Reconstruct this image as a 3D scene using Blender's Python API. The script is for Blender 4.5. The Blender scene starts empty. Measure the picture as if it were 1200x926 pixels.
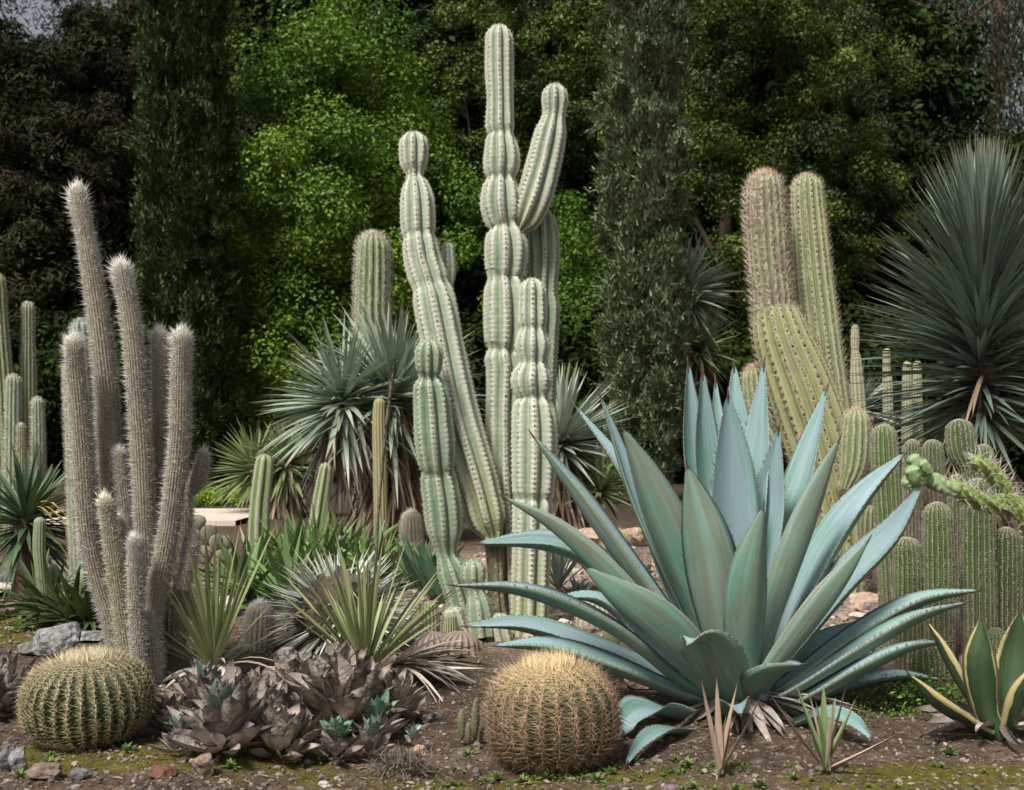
import bpy, bmesh, math, random
import numpy as np

scene = bpy.context.scene
R_ = math.radians
# ------------------------------------------------------------------ camera
F, CH, YH = 1300.0, 1.05, 520.0          # focal length in photo pixels, eye height, horizon row of the 1200x926 photo
cam_d = bpy.data.cameras.new('camera'); cam = bpy.data.objects.new('camera', cam_d)
scene.collection.objects.link(cam); scene.camera = cam
cam.location = (0, 0, CH); cam.rotation_euler = (R_(90), 0, 0)
cam_d.sensor_width = 36; cam_d.lens = F / 1200 * 36
cam_d.shift_y = (YH - 463) / 1200
cam_d.clip_start = 0.05; cam_d.clip_end = 3000
cam_d.dof.use_dof = True; cam_d.dof.focus_distance = 5.0; cam_d.dof.aperture_fstop = 4.5
# ------------------------------------------------------------------ world, sun, exposure
SUN_EL, SUN_AZ = 53.0, 212.0             # azimuth: compass-like, 180 = straight behind the camera, 205 = behind left
w = bpy.data.worlds.new('World'); scene.world = w; w.use_nodes = True
nt = w.node_tree; nt.nodes.clear()
wo = nt.nodes.new('ShaderNodeOutputWorld'); bg = nt.nodes.new('ShaderNodeBackground')
sky = nt.nodes.new('ShaderNodeTexSky'); sky.sky_type = 'NISHITA'; sky.sun_disc = False
sky.sun_elevation = R_(SUN_EL); sky.sun_rotation = R_(SUN_AZ)
sky.air_density = 1.0; sky.dust_density = 4.0; sky.ozone_density = 1.0
hs = nt.nodes.new('ShaderNodeHueSaturation'); hs.inputs['Saturation'].default_value = 0.32
nt.links.new(sky.outputs[0], hs.inputs['Color']); nt.links.new(hs.outputs[0], bg.inputs['Color'])
bg.inputs['Strength'].default_value = 0.055
nt.links.new(bg.outputs[0], wo.inputs['Surface'])
sd = bpy.data.lights.new('sun', 'SUN'); sun = bpy.data.objects.new('sun', sd); scene.collection.objects.link(sun)
sd.energy = 2.4; sd.angle = R_(12); sd.color = (1.0, 0.945, 0.865)
sun.rotation_euler = (R_(90 - SUN_EL), 0, R_(180 - SUN_AZ))
sun.location = (0, 0, 30)
vs = scene.view_settings
vs.view_transform = 'Standard'; vs.look = 'None'; vs.gamma = 1; vs.use_curve_mapping = False
vs.exposure = 1.0
scene.cycles.use_denoising = True
scene.cycles.max_bounces = 6

# ------------------------------------------------------------------ helpers
COL = scene.collection
ORG = {}
def RNG(s): return np.random.default_rng(s)
def P(px, py, Y): return np.array([(px - 600) * Y / F, Y, CH - (py - YH) * Y / F])
def GY(py): return F * CH / (py - YH)
def nrm(a):
    a = np.asarray(a, float); return a / np.maximum(np.linalg.norm(a, axis=-1, keepdims=True), 1e-9)

_ht = RNG(77).random((64, 64, 64))
def vn(x, y, z=0.0):                      # smooth value noise, 0..1
    x, y, z = np.broadcast_arrays(np.asarray(x, float), np.asarray(y, float), np.asarray(z, float))
    xi, yi, zi = np.floor(x).astype(int), np.floor(y).astype(int), np.floor(z).astype(int)
    fx, fy, fz = x - xi, y - yi, z - zi
    fx, fy, fz = (f * f * (3 - 2 * f) for f in (fx, fy, fz))
    g = lambda a, b, c: _ht[(xi + a) & 63, (yi + b) & 63, (zi + c) & 63]
    l = lambda a, b, t: a + (b - a) * t
    return l(l(l(g(0,0,0), g(1,0,0), fx), l(g(0,1,0), g(1,1,0), fx), fy),
             l(l(g(0,0,1), g(1,0,1), fx), l(g(0,1,1), g(1,1,1), fx), fy), fz)
def gz(x, y):
    x = np.asarray(x, float); y = np.asarray(y, float)
    a = np.clip((14 - np.hypot(x, y)) / 6, 0, 1)
    return a * (0.07 * (vn(x * .9 + 9, y * .9) - .5) + 0.03 * (vn(x * 3.1, y * 3.1, 5) - .5) + 0.012 * (vn(x * 11, y * 11, 9) - .5) + .007 * (vn(x * 31, y * 31, 2) - .5)) \
        + 0.04 * (vn(x * .25, y * .25, 3) - .5) * np.clip(y / 10, 0, 1)
def ground(px, py, dz=0.0):               # the point where a base seen at this pixel meets the soil
    Y = GY(py); x = (px - 600) * Y / F
    return np.array([x, Y, float(gz(x, Y)) + dz])

class MB:
    def __init__(s): s.v = []; s.f = []; s.d = []; s.n = 0; s.mi = 0; s.m = []
    def add(s, V, Fs, data=None):
        V = np.asarray(V, float).reshape(-1, 3)
        for q in (Fs if isinstance(Fs, list) else [Fs]):
            if len(q): s.f.append(np.asarray(q, int) + s.n); s.m.append(np.full(len(q), s.mi))
        s.v.append(V); s.d.append(np.zeros_like(V) if data is None else np.asarray(data, float).reshape(-1, 3))
        s.n += len(V)
    def build(s, name, m, parent=None, smooth=True, origin=None):
        me = bpy.data.meshes.new(name)
        V = np.concatenate(s.v)
        root = parent
        while root is not None and root.parent is not None: root = root.parent
        org = ORG[root.name] if root is not None else (np.zeros(3) if origin is None else np.asarray(origin, float))
        V = V - org
        tot = np.concatenate([np.full(len(q), q.shape[1]) for q in s.f]); L = np.concatenate([q.ravel() for q in s.f])
        me.vertices.add(len(V)); me.vertices.foreach_set('co', V.astype(np.float32).ravel())
        me.loops.add(len(L)); me.loops.foreach_set('vertex_index', L.astype(np.int32))
        me.polygons.add(len(tot)); me.polygons.foreach_set('loop_start', np.concatenate([[0], np.cumsum(tot)[:-1]]).astype(np.int32))
        me.polygons.foreach_set('use_smooth', np.full(len(tot), smooth))
        at = me.attributes.new('data', 'FLOAT_VECTOR', 'POINT'); at.data.foreach_set('vector', np.concatenate(s.d).astype(np.float32).ravel())
        me.update(calc_edges=True)
        for k in (m if isinstance(m, (list, tuple)) else [m]): me.materials.append(k)
        if isinstance(m, (list, tuple)): me.polygons.foreach_set('material_index', np.concatenate(s.m).astype(np.int32))
        o = bpy.data.objects.new(name, me); COL.objects.link(o)
        if parent is not None: o.parent = parent
        else:
            o.location = org; ORG[o.name] = org
        return o
def tag(o, label=None, cat=None, group=None, kind=None):
    if label: o['label'] = label
    if cat: o['category'] = cat
    if group: o['group'] = group
    if kind: o['kind'] = kind
    return o
def thing(name, label, cat, loc, group=None):
    o = bpy.data.objects.new(name, None); COL.objects.link(o); o.empty_display_size = .1
    o.location = loc; ORG[o.name] = np.asarray(loc, float)
    return tag(o, label, cat, group)
def dup(root, loc, rotz=0.0, sc=1.0, label=None, group=None):
    r = root.copy(); COL.objects.link(r); r.location = loc; r.rotation_euler = (0, 0, rotz)
    r.scale = (sc,) * 3 if np.isscalar(sc) else sc
    if label: r['label'] = label
    if group: r['group'] = group
    for ch in list(root.children):
        c = ch.copy(); COL.objects.link(c); c.parent = r
        for g in list(ch.children):
            d = g.copy(); COL.objects.link(d); d.parent = c
    return r

# ------------------------------------------------------------------ materials
def _n(nt, t, **kw):
    n = nt.nodes.new(t)
    for k, v in kw.items():
        if k in n.inputs: n.inputs[k].default_value = v
        else: setattr(n, k, v)
    return n
def c4(c): return (c[0], c[1], c[2], 1)
def mat(name, c1, c2, scale=6.0, rough=.6, spec=.3, bump=0.0, bscale=40.0, x=None, y=None, z=0.0, obrnd=0.0, stretch=(1,1,1), coord='Object', trans=0.0, detail=4.0, lo=.35, hi=.65, scar=None):
    """c1/c2 mottled by noise; x=(colour, from, to) and y=(...) mix by mesh data (rib crest, distance along); z = per-leaf brightness spread"""
    m = bpy.data.materials.new(name); m.use_nodes = True; nt = m.node_tree; nt.nodes.clear()
    out = _n(nt, 'ShaderNodeOutputMaterial'); b = _n(nt, 'ShaderNodeBsdfPrincipled')
    b.inputs['Roughness'].default_value = rough; b.inputs['Specular IOR Level'].default_value = spec
    tc = _n(nt, 'ShaderNodeTexCoord'); mp = _n(nt, 'ShaderNodeMapping'); mp.inputs['Scale'].default_value = stretch
    nt.links.new(tc.outputs[coord], mp.inputs['Vector'])
    no = _n(nt, 'ShaderNodeTexNoise', Scale=scale, Detail=detail, Roughness=.6); nt.links.new(mp.outputs[0], no.inputs['Vector'])
    mr = _n(nt, 'ShaderNodeMapRange'); mr.inputs['From Min'].default_value = lo; mr.inputs['From Max'].default_value = hi
    nt.links.new(no.outputs['Fac'], mr.inputs['Value'])
    mx = _n(nt, 'ShaderNodeMix', data_type='RGBA'); mx.inputs[6].default_value = c4(c1); mx.inputs[7].default_value = c4(c2)
    nt.links.new(mr.outputs[0], mx.inputs[0]); col = mx.outputs[2]
    at = _n(nt, 'ShaderNodeAttribute', attribute_name='data'); sp = _n(nt, 'ShaderNodeSeparateXYZ'); nt.links.new(at.outputs['Vector'], sp.inputs[0])
    for k, q in ((1, y), (0, x)):
        if q is None: continue
        r = _n(nt, 'ShaderNodeMapRange'); r.inputs['From Min'].default_value = q[1]; r.inputs['From Max'].default_value = q[2]
        r.interpolation_type = 'SMOOTHSTEP'
        nt.links.new(sp.outputs[k], r.inputs['Value'])
        if len(q) > 3: r.inputs['To Max'].default_value = q[3]
        m2 = _n(nt, 'ShaderNodeMix', data_type='RGBA'); nt.links.new(col, m2.inputs[6]); m2.inputs[7].default_value = c4(q[0])
        nt.links.new(r.outputs[0], m2.inputs[0]); col = m2.outputs[2]
    if scar:
        n3 = _n(nt, 'ShaderNodeTexNoise', Scale=scar[1], Detail=6.0, Roughness=.7); nt.links.new(mp.outputs[0], n3.inputs['Vector'])
        r = _n(nt, 'ShaderNodeMapRange'); r.inputs['From Min'].default_value = scar[2]; r.inputs['From Max'].default_value = scar[2] + .05; r.inputs['To Max'].default_value = .75
        nt.links.new(n3.outputs['Fac'], r.inputs['Value']); m2 = _n(nt, 'ShaderNodeMix', data_type='RGBA'); nt.links.new(col, m2.inputs[6]); m2.inputs[7].default_value = c4(scar[0]); nt.links.new(r.outputs[0], m2.inputs[0]); col = m2.outputs[2]
    if z or obrnd:
        h = _n(nt, 'ShaderNodeHueSaturation'); r = _n(nt, 'ShaderNodeMapRange'); r.inputs['To Min'].default_value = 1 - z; r.inputs['To Max'].default_value = 1 + z
        nt.links.new(sp.outputs[2], r.inputs['Value'])
        val = r.outputs[0]
        if obrnd:
            oi = _n(nt, 'ShaderNodeObjectInfo'); r2 = _n(nt, 'ShaderNodeMapRange'); r2.inputs['To Min'].default_value = 1 - obrnd; r2.inputs['To Max'].default_value = 1 + obrnd
            nt.links.new(oi.outputs['Random'], r2.inputs['Value']); mu = _n(nt, 'ShaderNodeMath', operation='MULTIPLY')
            nt.links.new(val, mu.inputs[0]); nt.links.new(r2.outputs[0], mu.inputs[1]); val = mu.outputs[0]
        nt.links.new(val, h.inputs['Value']); nt.links.new(col, h.inputs['Color']); col = h.outputs[0]
    nt.links.new(col, b.inputs['Base Color'])
    if bump:
        n2 = _n(nt, 'ShaderNodeTexNoise', Scale=bscale, Detail=5.0); nt.links.new(mp.outputs[0], n2.inputs['Vector'])
        bp = _n(nt, 'ShaderNodeBump', Strength=bump, Distance=.02); nt.links.new(n2.outputs['Fac'], bp.inputs['Height']); nt.links.new(bp.outputs[0], b.inputs['Normal'])
    sh = b.outputs[0]
    if trans:
        tr = _n(nt, 'ShaderNodeBsdfTranslucent'); nt.links.new(col, tr.inputs['Color'])
        ms = _n(nt, 'ShaderNodeMixShader'); ms.inputs[0].default_value = trans
        nt.links.new(sh, ms.inputs[1]); nt.links.new(tr.outputs[0], ms.inputs[2]); sh = ms.outputs[0]
    nt.links.new(sh, out.inputs['Surface'])
    return m

# ------------------------------------------------------------------ geometry generators
def spline(pts, n):
    pts = np.asarray(pts, float)
    if len(pts) == 2: pts = np.array([pts[0], pts[0] * .5 + pts[1] * .5, pts[1]])
    d = np.concatenate([[0], np.cumsum(np.maximum(np.linalg.norm(np.diff(pts[:, :3], axis=0), axis=1), 1e-6))])
    q = np.concatenate([[2 * pts[0] - pts[1]], pts, [2 * pts[-1] - pts[-2]]])
    dd = np.concatenate([[d[0] - (d[1] - d[0])], d, [d[-1] + (d[-1] - d[-2])]])
    s = np.linspace(0, d[-1], n); out = np.zeros((n, pts.shape[1]))
    i = np.clip(np.searchsorted(d, s, side='right') - 1, 0, len(d) - 2)
    h = (d[i + 1] - d[i])[:, None]; t = ((s - d[i])[:, None]) / h
    m0 = (q[i + 2] - q[i]) / (dd[i + 2] - dd[i])[:, None]; m1 = (q[i + 3] - q[i + 1]) / (dd[i + 3] - dd[i + 1])[:, None]
    t2, t3 = t * t, t * t * t
    return (2 * t3 - 3 * t2 + 1) * q[i + 1] + (t3 - 2 * t2 + t) * h * m0 + (-2 * t3 + 3 * t2) * q[i + 2] + (t3 - t2) * h * m1
def frames(C, ref):
    T = nrm(np.gradient(C, axis=0)); ref = np.asarray(ref, float)
    U = nrm(ref - (T @ ref)[:, None] * T); return T, U, np.cross(T, U)
def rows(mb, C, Rr, ribs, depth, per=8, sharp=False, phase=0., T=None, ref=(0, -1, 0), twist=0., scal=None, rnd=0., wob=0.):
    n = len(C); C = np.asarray(C, float); Rr = np.asarray(Rr, float)
    if T is None: T, U, V = frames(C, ref)
    else:
        r = np.asarray(ref, float); U = nrm(r - (T @ r)[:, None] * T); V = np.cross(T, U)
    K = ribs * per; th = 2 * math.pi * np.arange(K) / K
    q = ribs * th / 2
    prof = 1 - np.abs(np.sin(q)) ** .85 if sharp else np.abs(np.cos(q)) ** .8
    S = np.concatenate([[0], np.cumsum(np.linalg.norm(np.diff(C, axis=0), axis=1))])
    ang = th[None, :] + phase + (twist * S)[:, None]
    rad = 1 - depth * (1 - prof)[None, :] * np.ones((n, 1))
    if scal: rad = rad + scal[0] * (prof ** 3)[None, :] * np.cos(2 * math.pi * S / scal[1])[:, None]
    if wob: rad = rad * (1 + wob * (vn(S[:, None] * 7 + 31 * rnd, np.cos(ang) * 2 + 5, np.sin(ang) * 2 + 5) - .5))
    X = C[:, None, :] + (Rr[:, None] * rad)[:, :, None] * (np.cos(ang)[:, :, None] * U[:, None, :] + np.sin(ang)[:, :, None] * V[:, None, :])
    i = np.arange(n - 1)[:, None] * K; j = np.arange(K)[None, :]; j2 = (j + 1) % K
    Q = np.stack([i + j, i + j2, i + K + j2, i + K + j], -1).reshape(-1, 4)
    data = np.zeros((n, K, 3)); data[:, :, 0] = prof; data[:, :, 1] = (S / max(S[-1], 1e-6))[:, None]; data[:, :, 2] = rnd
    mb.add(X.reshape(-1, 3), Q, data)
    Xr = X[:, ::per]                                # rib crests (n, ribs, 3)
    rdir = np.cos(ang[:, ::per])[:, :, None] * U[:, None] + np.sin(ang[:, ::per])[:, :, None] * V[:, None]
    dX = np.gradient(Xr, axis=0); Tg = nrm(dX)
    N = nrm(rdir - (rdir * Tg).sum(-1, keepdims=True) * Tg)
    return dict(X=Xr, N=N, T=Tg, S=S)
def stem(mb, pts, rad, ribs, depth, seg=.02, dome=1.0, base=None, **kw):
    """pts end at the tip; rad one per point; the tip is closed with a dome, base='round' closes the foot the same way"""
    pts = np.asarray(pts, float); rad = np.asarray(rad, float) * np.ones(len(pts))
    L = np.linalg.norm(np.diff(pts, axis=0), axis=1).sum(); n = max(6, int(L / seg))
    Q = spline(np.concatenate([pts, rad[:, None]], 1), n); C, Rr = Q[:, :3], np.maximum(Q[:, 3], .002)
    h = dome * Rr[-1]; s = np.concatenate([[0], np.cumsum(np.linalg.norm(np.diff(C, axis=0), axis=1))])
    keep = s <= s[-1] - h; keep[:3] = True
    C, Rr = C[keep], Rr[keep]; T = nrm(np.gradient(C, axis=0))
    k = np.linspace(0, 1, 9)[1:] * math.pi / 2 * .985
    Cd = C[-1] + T[-1] * (np.sin(k) * h)[:, None]; Rd = Rr[-1] * np.cos(k)
    Ca, Ra, Ta = np.concatenate([C, Cd]), np.concatenate([Rr, Rd]), np.concatenate([T, np.repeat(T[-1:], len(k), 0)])
    if base == 'round':
        k2 = k[::-1]; Ca = np.concatenate([C[0] - T[0] * (np.sin(k2) * Rr[0])[:, None], Ca]); Ra = np.concatenate([Rr[0] * np.cos(k2), Ra]); Ta = np.concatenate([np.repeat(T[:1], len(k2), 0), Ta])
    return rows(mb, Ca, Ra, ribs, depth, T=Ta, **kw)
def areoles(rw, spacing, rng, jit=.25, start=0.0):
    X, N, T = rw['X'], rw['N'], rw['T']; n, K, _ = X.shape
    out = []
    for k in range(K):
        s = np.concatenate([[0], np.cumsum(np.linalg.norm(np.diff(X[:, k], axis=0), axis=1))])
        if s[-1] < spacing: continue
        q = np.arange(start + spacing * rng.random(), s[-1], spacing); q = q + spacing * jit * (rng.random(len(q)) - .5); q = np.clip(q, 0, s[-1])
        a = [np.stack([np.interp(q, s, A[:, k, c]) for c in range(3)], -1) for A in (X, N, T)]
        out.append(a + [q / s[-1]])
    Pp, Nn, Tt, ss = [np.concatenate([o[i] for o in out]) for i in range(4)]
    return Pp, nrm(Nn), nrm(Tt), ss
def spikes(mb, Pp, D, L, r, rnd=None, y=None):
    n = len(Pp)
    if n == 0: return
    D = nrm(D); L = np.broadcast_to(L, (n,)); r = np.broadcast_to(r, (n,))
    a = np.where(np.abs(D[:, 2:3]) < .9, np.array([[0, 0, 1.]]), np.array([[1., 0, 0]])); U = nrm(np.cross(D, a)); V = np.cross(D, U)
    B = [Pp + r[:, None] * (math.cos(t) * U + math.sin(t) * V) for t in (0, 2.094, 4.189)]
    X = np.stack(B + [Pp + D * L[:, None]], 1)
    i = np.arange(n)[:, None] * 4
    Q = (i[:, :, None] + np.array([[0, 1, 3], [1, 2, 3], [2, 0, 3]])[None]).reshape(-1, 3)
    d = np.zeros((n, 4, 3)); d[:, 3, 0] = 1; d[:, :, 1] = 0 if y is None else y[:, None]; d[:, :, 2] = (.5 if rnd is None else rnd[:, None])
    mb.add(X.reshape(-1, 3), Q, d)
def spines(mb, ar, k, out, spread, up, L, r, rng, lj=.3):
    Pp, N, T, s = ar; n = len(Pp)
    Pp, N, T, s = (np.repeat(a, k, 0) for a in (Pp, N, T, s)); B = np.cross(T, N)
    a = rng.random(n * k) * 2 * math.pi
    D = N * out + spread * (np.cos(a)[:, None] * B + np.sin(a)[:, None] * T) + up * T
    spikes(mb, Pp - N * .002, D, L * (1 - lj + 2 * lj * rng.random(n * k)), r, rng.random(n * k), s)
PROF = dict(yucca=([0, .25, .6, .9, 1], [.75, 1, .8, .3, .02]), aloe=([0, .3, .6, .85, 1], [.9, 1, .75, .35, .02]), grass=([0, .4, .8, 1], [.8, 1, .6, .02]),
            wide=([0, .15, .5, .78, .92, 1], [.6, .62, 1, .7, .3, .02]), oval=([0, .2, .5, .8, 1], [.2, .75, 1, .7, .05]))
def blades(mb, O, D, L, W, droop, rng, nseg=5, fold=.3, prof='yucca', twist=.3, curl=None, up=None):
    n = len(O); D = nrm(D); L = np.broadcast_to(L, (n,)); W = np.broadcast_to(W, (n,)); droop = np.broadcast_to(droop, (n,))
    t = np.linspace(0, 1, nseg + 1)[None, :, None]
    C = O[:, None] + D[:, None] * (L[:, None, None] * t) + np.array([0, 0, -1.]) * (droop * L)[:, None, None] * t ** 2
    if curl is not None: C = C + curl[:, None] * (L[:, None, None] * t ** 2)
    T = nrm(np.gradient(C, axis=1))
    u = np.array([0, 0, 1.]) if up is None else up[:, None]
    S0 = np.cross(T, u) + .15 * nrm(rng.normal(size=(n, 1, 3))); S0 = nrm(S0 - (S0 * T).sum(-1, keepdims=True) * T)
    N0 = np.cross(S0, T); a = ((rng.random(n) - .5) * 2 * twist)[:, None, None] * (0.4 + t)
    S = S0 * np.cos(a) + N0 * np.sin(a); N = np.cross(S, T)
    wd = np.interp(t[0, :, 0], *PROF[prof])[None, :, None] * W[:, None, None] / 2
    X = np.stack([C - S * wd + N * wd * fold, C, C + S * wd + N * wd * fold], 2)
    m = (nseg + 1) * 3; i = (np.arange(n) * m)[:, None, None]; r = (np.arange(nseg) * 3)[None, :, None]
    Q = np.concatenate([i + r + np.array([0, 1, 4, 3]), i + r + np.array([1, 2, 5, 4])], 1).reshape(-1, 4)
    d = np.zeros((n, nseg + 1, 3, 3)); d[..., 0] = t; d[:, :, 0, 1] = 1; d[:, :, 2, 1] = 1; d[..., 2] = rng.random(n)[:, None, None]
    mb.add(X.reshape(-1, 3), Q, d)
def sph(n, rng, emin=-90, emax=90, gold=True):
    z = np.sin(R_(emin)) + (np.sin(R_(emax)) - np.sin(R_(emin))) * ((np.arange(n) + rng.random(n)) / n)
    a = np.arange(n) * 2.39996 + rng.random(n) * .9; r = np.sqrt(np.maximum(0, 1 - z * z))
    return np.stack([r * np.cos(a), r * np.sin(a), z], 1)
def leafcloud(mb, C, Rc, n, size, rng, upb=.5, shell=.55, asp=.6, outd=.7, nz=.38):
    M = len(C); d = nrm(rng.normal(size=(M, n, 3))); q = (shell + (1 - shell) * rng.random((M, n, 1)))
    p = C[:, None] + np.asarray(Rc)[:, None] * d * q; p = p.reshape(-1, 3); d = d.reshape(-1, 3); k = len(p)
    nn = nrm(d * outd + np.array([0, 0, upb]) + nz * rng.normal(size=(k, 3)))
    a = nrm(np.cross(nn, rng.normal(size=(k, 3)))); b = np.cross(nn, a)
    l = size * (.6 + .8 * rng.random((k, 1))) / 2; wv = l * asp
    X = np.stack([p - a * l, p + b * wv + nn * wv * .3 - a * l * .1, p + a * l, p - b * wv + nn * wv * .3 - a * l * .1], 1)
    Q = np.arange(k * 4).reshape(k, 4)
    dd = np.zeros((k, 4, 3)); dd[:, :, 0] = np.repeat(rng.random(M), n)[:, None]; dd[:, :, 2] = rng.random(k)[:, None]
    mb.add(X.reshape(-1, 3), Q, dd)
def tube(mb, pts, rad, k=10, rnd=0., wob=0.0):
    pts = np.asarray(pts, float); n = max(4, len(pts) * 5); Q = spline(np.concatenate([pts, (np.asarray(rad, float) * np.ones(len(pts)))[:, None]], 1), n)
    ref = (1, 0, 0) if abs(nrm(pts[-1] - pts[0])[1]) > .8 else (0, -1, 0)
    rows(mb, Q[:, :3], np.maximum(Q[:, 3], .0005), 1, 0.0, per=k, ref=ref, rnd=rnd, wob=wob)
def ico(sub):
    bm = bmesh.new(); bmesh.ops.create_icosphere(bm, subdivisions=sub, radius=1); bm.verts.ensure_lookup_table()
    V = np.array([v.co[:] for v in bm.verts]); Fc = np.array([[v.index for v in f.verts] for f in bm.faces]); bm.free(); return V, Fc
ICO = {k: ico(k) for k in (1, 2, 3, 4)}
def rock_geo(mb, loc, size, rng, sub=4, cuts=9, rough=.1):
    V, Fc = ICO[sub]; V = V.copy()
    for _ in range(cuts):
        d = nrm(rng.normal(size=3)); h = .55 + .3 * rng.random(); e = V @ d - h; V = V - np.where(e > 0, e, 0)[:, None] * d
    o = rng.random(3) * 50
    V = V * (1 + rough * (vn(*(V * 2.2 + o).T) - .5) * 2 + rough * .5 * (vn(*(V * 6 + o).T) - .5) * 2)[:, None]
    V = V * np.asarray(size) + np.asarray(loc); mb.add(V, Fc, np.full((len(V), 3), rng.random()))
# ------------------------------------------------------------------ ground, path
def ground_mat():
    m = bpy.data.materials.new('soil'); m.use_nodes = True; nt = m.node_tree; nt.nodes.clear(); L = nt.links.new
    out = _n(nt, 'ShaderNodeOutputMaterial'); b = _n(nt, 'ShaderNodeBsdfPrincipled'); b.inputs['Roughness'].default_value = .95; b.inputs['Specular IOR Level'].default_value = .15
    tc = _n(nt, 'ShaderNodeTexCoord'); v = tc.outputs['Object']; sx = _n(nt, 'ShaderNodeSeparateXYZ'); L(v, sx.inputs[0])
    def noise(s, d=6.0, dist=0.0):
        q = _n(nt, 'ShaderNodeTexNoise', Scale=s, Detail=d, Roughness=.65, Distortion=dist); L(v, q.inputs['Vector']); return q.outputs['Fac']
    def rng_(val, a, c, smooth=True):
        q = _n(nt, 'ShaderNodeMapRange'); q.inputs['From Min'].default_value = a; q.inputs['From Max'].default_value = c
        if smooth: q.interpolation_type = 'SMOOTHSTEP'
        L(val, q.inputs['Value']); return q.outputs[0]
    def mix(f, c1, c2):
        q = _n(nt, 'ShaderNodeMix', data_type='RGBA')
        L(f, q.inputs[0])
        for i, c in ((6, c1), (7, c2)):
            if isinstance(c, tuple): q.inputs[i].default_value = c4(c)
            else: L(c, q.inputs[i])
        return q.outputs[2]
    def math_(op, a, c=None):
        q = _n(nt, 'ShaderNodeMath', operation=op)
        for i, k in enumerate((a, c)):
            if k is None: continue
            if isinstance(k, (int, float)): q.inputs[i].default_value = k
            else: L(k, q.inputs[i])
        return q.outputs[0]
    def spot(x, y, rx, ry):
        a = math_('DIVIDE', math_('SUBTRACT', sx.outputs[0], x), rx); c = math_('DIVIDE', math_('SUBTRACT', sx.outputs[1], y), ry)
        d = math_('ADD', math_('MULTIPLY', a, a), math_('MULTIPLY', c, c)); return rng_(d, 1.0, 0.1)
    soil = mix(rng_(noise(2.5), .35, .65), (.072, .047, .033), (.132, .09, .063))
    soil = mix(rng_(noise(14), .5, .7), soil, (.2, .155, .12))
    soil = mix(rng_(noise(55, 3), .58, .72), soil, (.27, .23, .19))
    soil = mix(rng_(noise(38, 3), .45, .3), soil, (.04, .03, .024))
    pale = mix(rng_(noise(6), .35, .65), (.26, .2, .15), (.4, .33, .26))
    f = math_('MULTIPLY', spot(1.2, 8.4, 3.9, 3.6), rng_(noise(1.6), .2, .5)); soil = mix(f, soil, pale)
    f = math_('MULTIPLY', spot(-3.6, 8.2, 2.2, 2.6), rng_(noise(2.3), .35, .6)); soil = mix(f, soil, pale)
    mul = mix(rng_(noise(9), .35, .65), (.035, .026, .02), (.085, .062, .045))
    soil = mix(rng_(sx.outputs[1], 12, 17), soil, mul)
    moss = mix(rng_(noise(20), .3, .7), (.085, .07, .010), (.155, .14, .02))
    sp = math_('MAXIMUM', spot(-1.15, 3.65, .75, .33), math_('MAXIMUM', spot(1.5, 3.55, .75, .2), math_('MULTIPLY', spot(.2, 3.45, 2.4, .28), .55)))
    sp = math_('MAXIMUM', sp, math_('MULTIPLY', spot(-3.0, 6.2, 1.2, .9), .8))
    f = math_('MULTIPLY', rng_(math_('ADD', math_('MULTIPLY', noise(5.5, 8, .4), .8), math_('MULTIPLY', sp, .55)), .60, .78), rng_(noise(40, 4), .32, .5))
    soil = mix(f, soil, moss)
    L(soil, b.inputs['Base Color'])
    bh = math_('ADD', math_('MULTIPLY', noise(70, 5), .6), math_('MULTIPLY', noise(18, 6), 1.0))
    bp = _n(nt, 'ShaderNodeBump', Strength=.9, Distance=.03); L(bh, bp.inputs['Height']); L(bp.outputs[0], b.inputs['Normal'])
    L(b.outputs[0], out.inputs['Surface']); return m
M_SOIL = ground_mat()
def axis(lo, hi, step, far, k):
    c = np.arange(lo, hi + 1e-6, step); q = [hi]; d = step
    while q[-1] < far: d *= k; q.append(q[-1] + d)
    return c, np.array(q[1:])
cx_, rx_ = axis(-2.4, 2.4, .022, 900, 1.25); xs = np.concatenate([-rx_[::-1], cx_, rx_])
cy_, ry_ = axis(3.0, 7.0, .022, 900, 1.07); ly = []; y0, d = 3.0, .03
while y0 > -300: d *= 1.35; y0 -= d; ly.append(y0)
ys = np.concatenate([np.array(ly)[::-1], cy_, ry_])
gx, gy = np.meshgrid(xs, ys); g = MB(); nx, ny = len(xs), len(ys)
i0 = (np.arange(ny - 1)[:, None] * nx + np.arange(nx - 1)[None, :]).ravel()
g.add(np.stack([gx, gy, gz(gx, gy)], -1), np.stack([i0, i0 + 1, i0 + nx + 1, i0 + nx], -1))
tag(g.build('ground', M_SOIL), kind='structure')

M_PATH = mat('pale_path', (.52, .45, .38), (.62, .55, .47), 3, .9, .2, .3, 60)
def strip(name, xy_l, xy_r, h, m):
    a, c = np.asarray(xy_l, float), np.asarray(xy_r, float); n = len(a); b = MB()
    def z(p, dz): return np.column_stack([p, gz(p[:, 0], p[:, 1]) * 0 + dz])
    V = np.concatenate([z(a, -.15), z(a, h), z(c, h), z(c, -.15)])
    i = np.arange(n - 1)[:, None]
    Q = np.concatenate([np.hstack([i + k * n, i + k * n + 1, i + (k + 1) * n + 1, i + (k + 1) * n]) for k in range(3)])
    b.add(V, Q); return tag(b.build(name, m, smooth=False), kind='structure')
xx = np.linspace(-16, -3.5, 20)
strip('path', np.column_stack([xx, 14.3 + .3 * np.sin(xx * .3)]), np.column_stack([xx, 17.0 + .3 * np.sin(xx * .3)]), .075, M_PATH)
xx = np.linspace(-9, -3.42, 10)
strip('side_path', np.column_stack([xx, 7.25 + .0 * xx]), np.column_stack([xx, 7.95 + .0 * xx]), .055, M_PATH)

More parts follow.
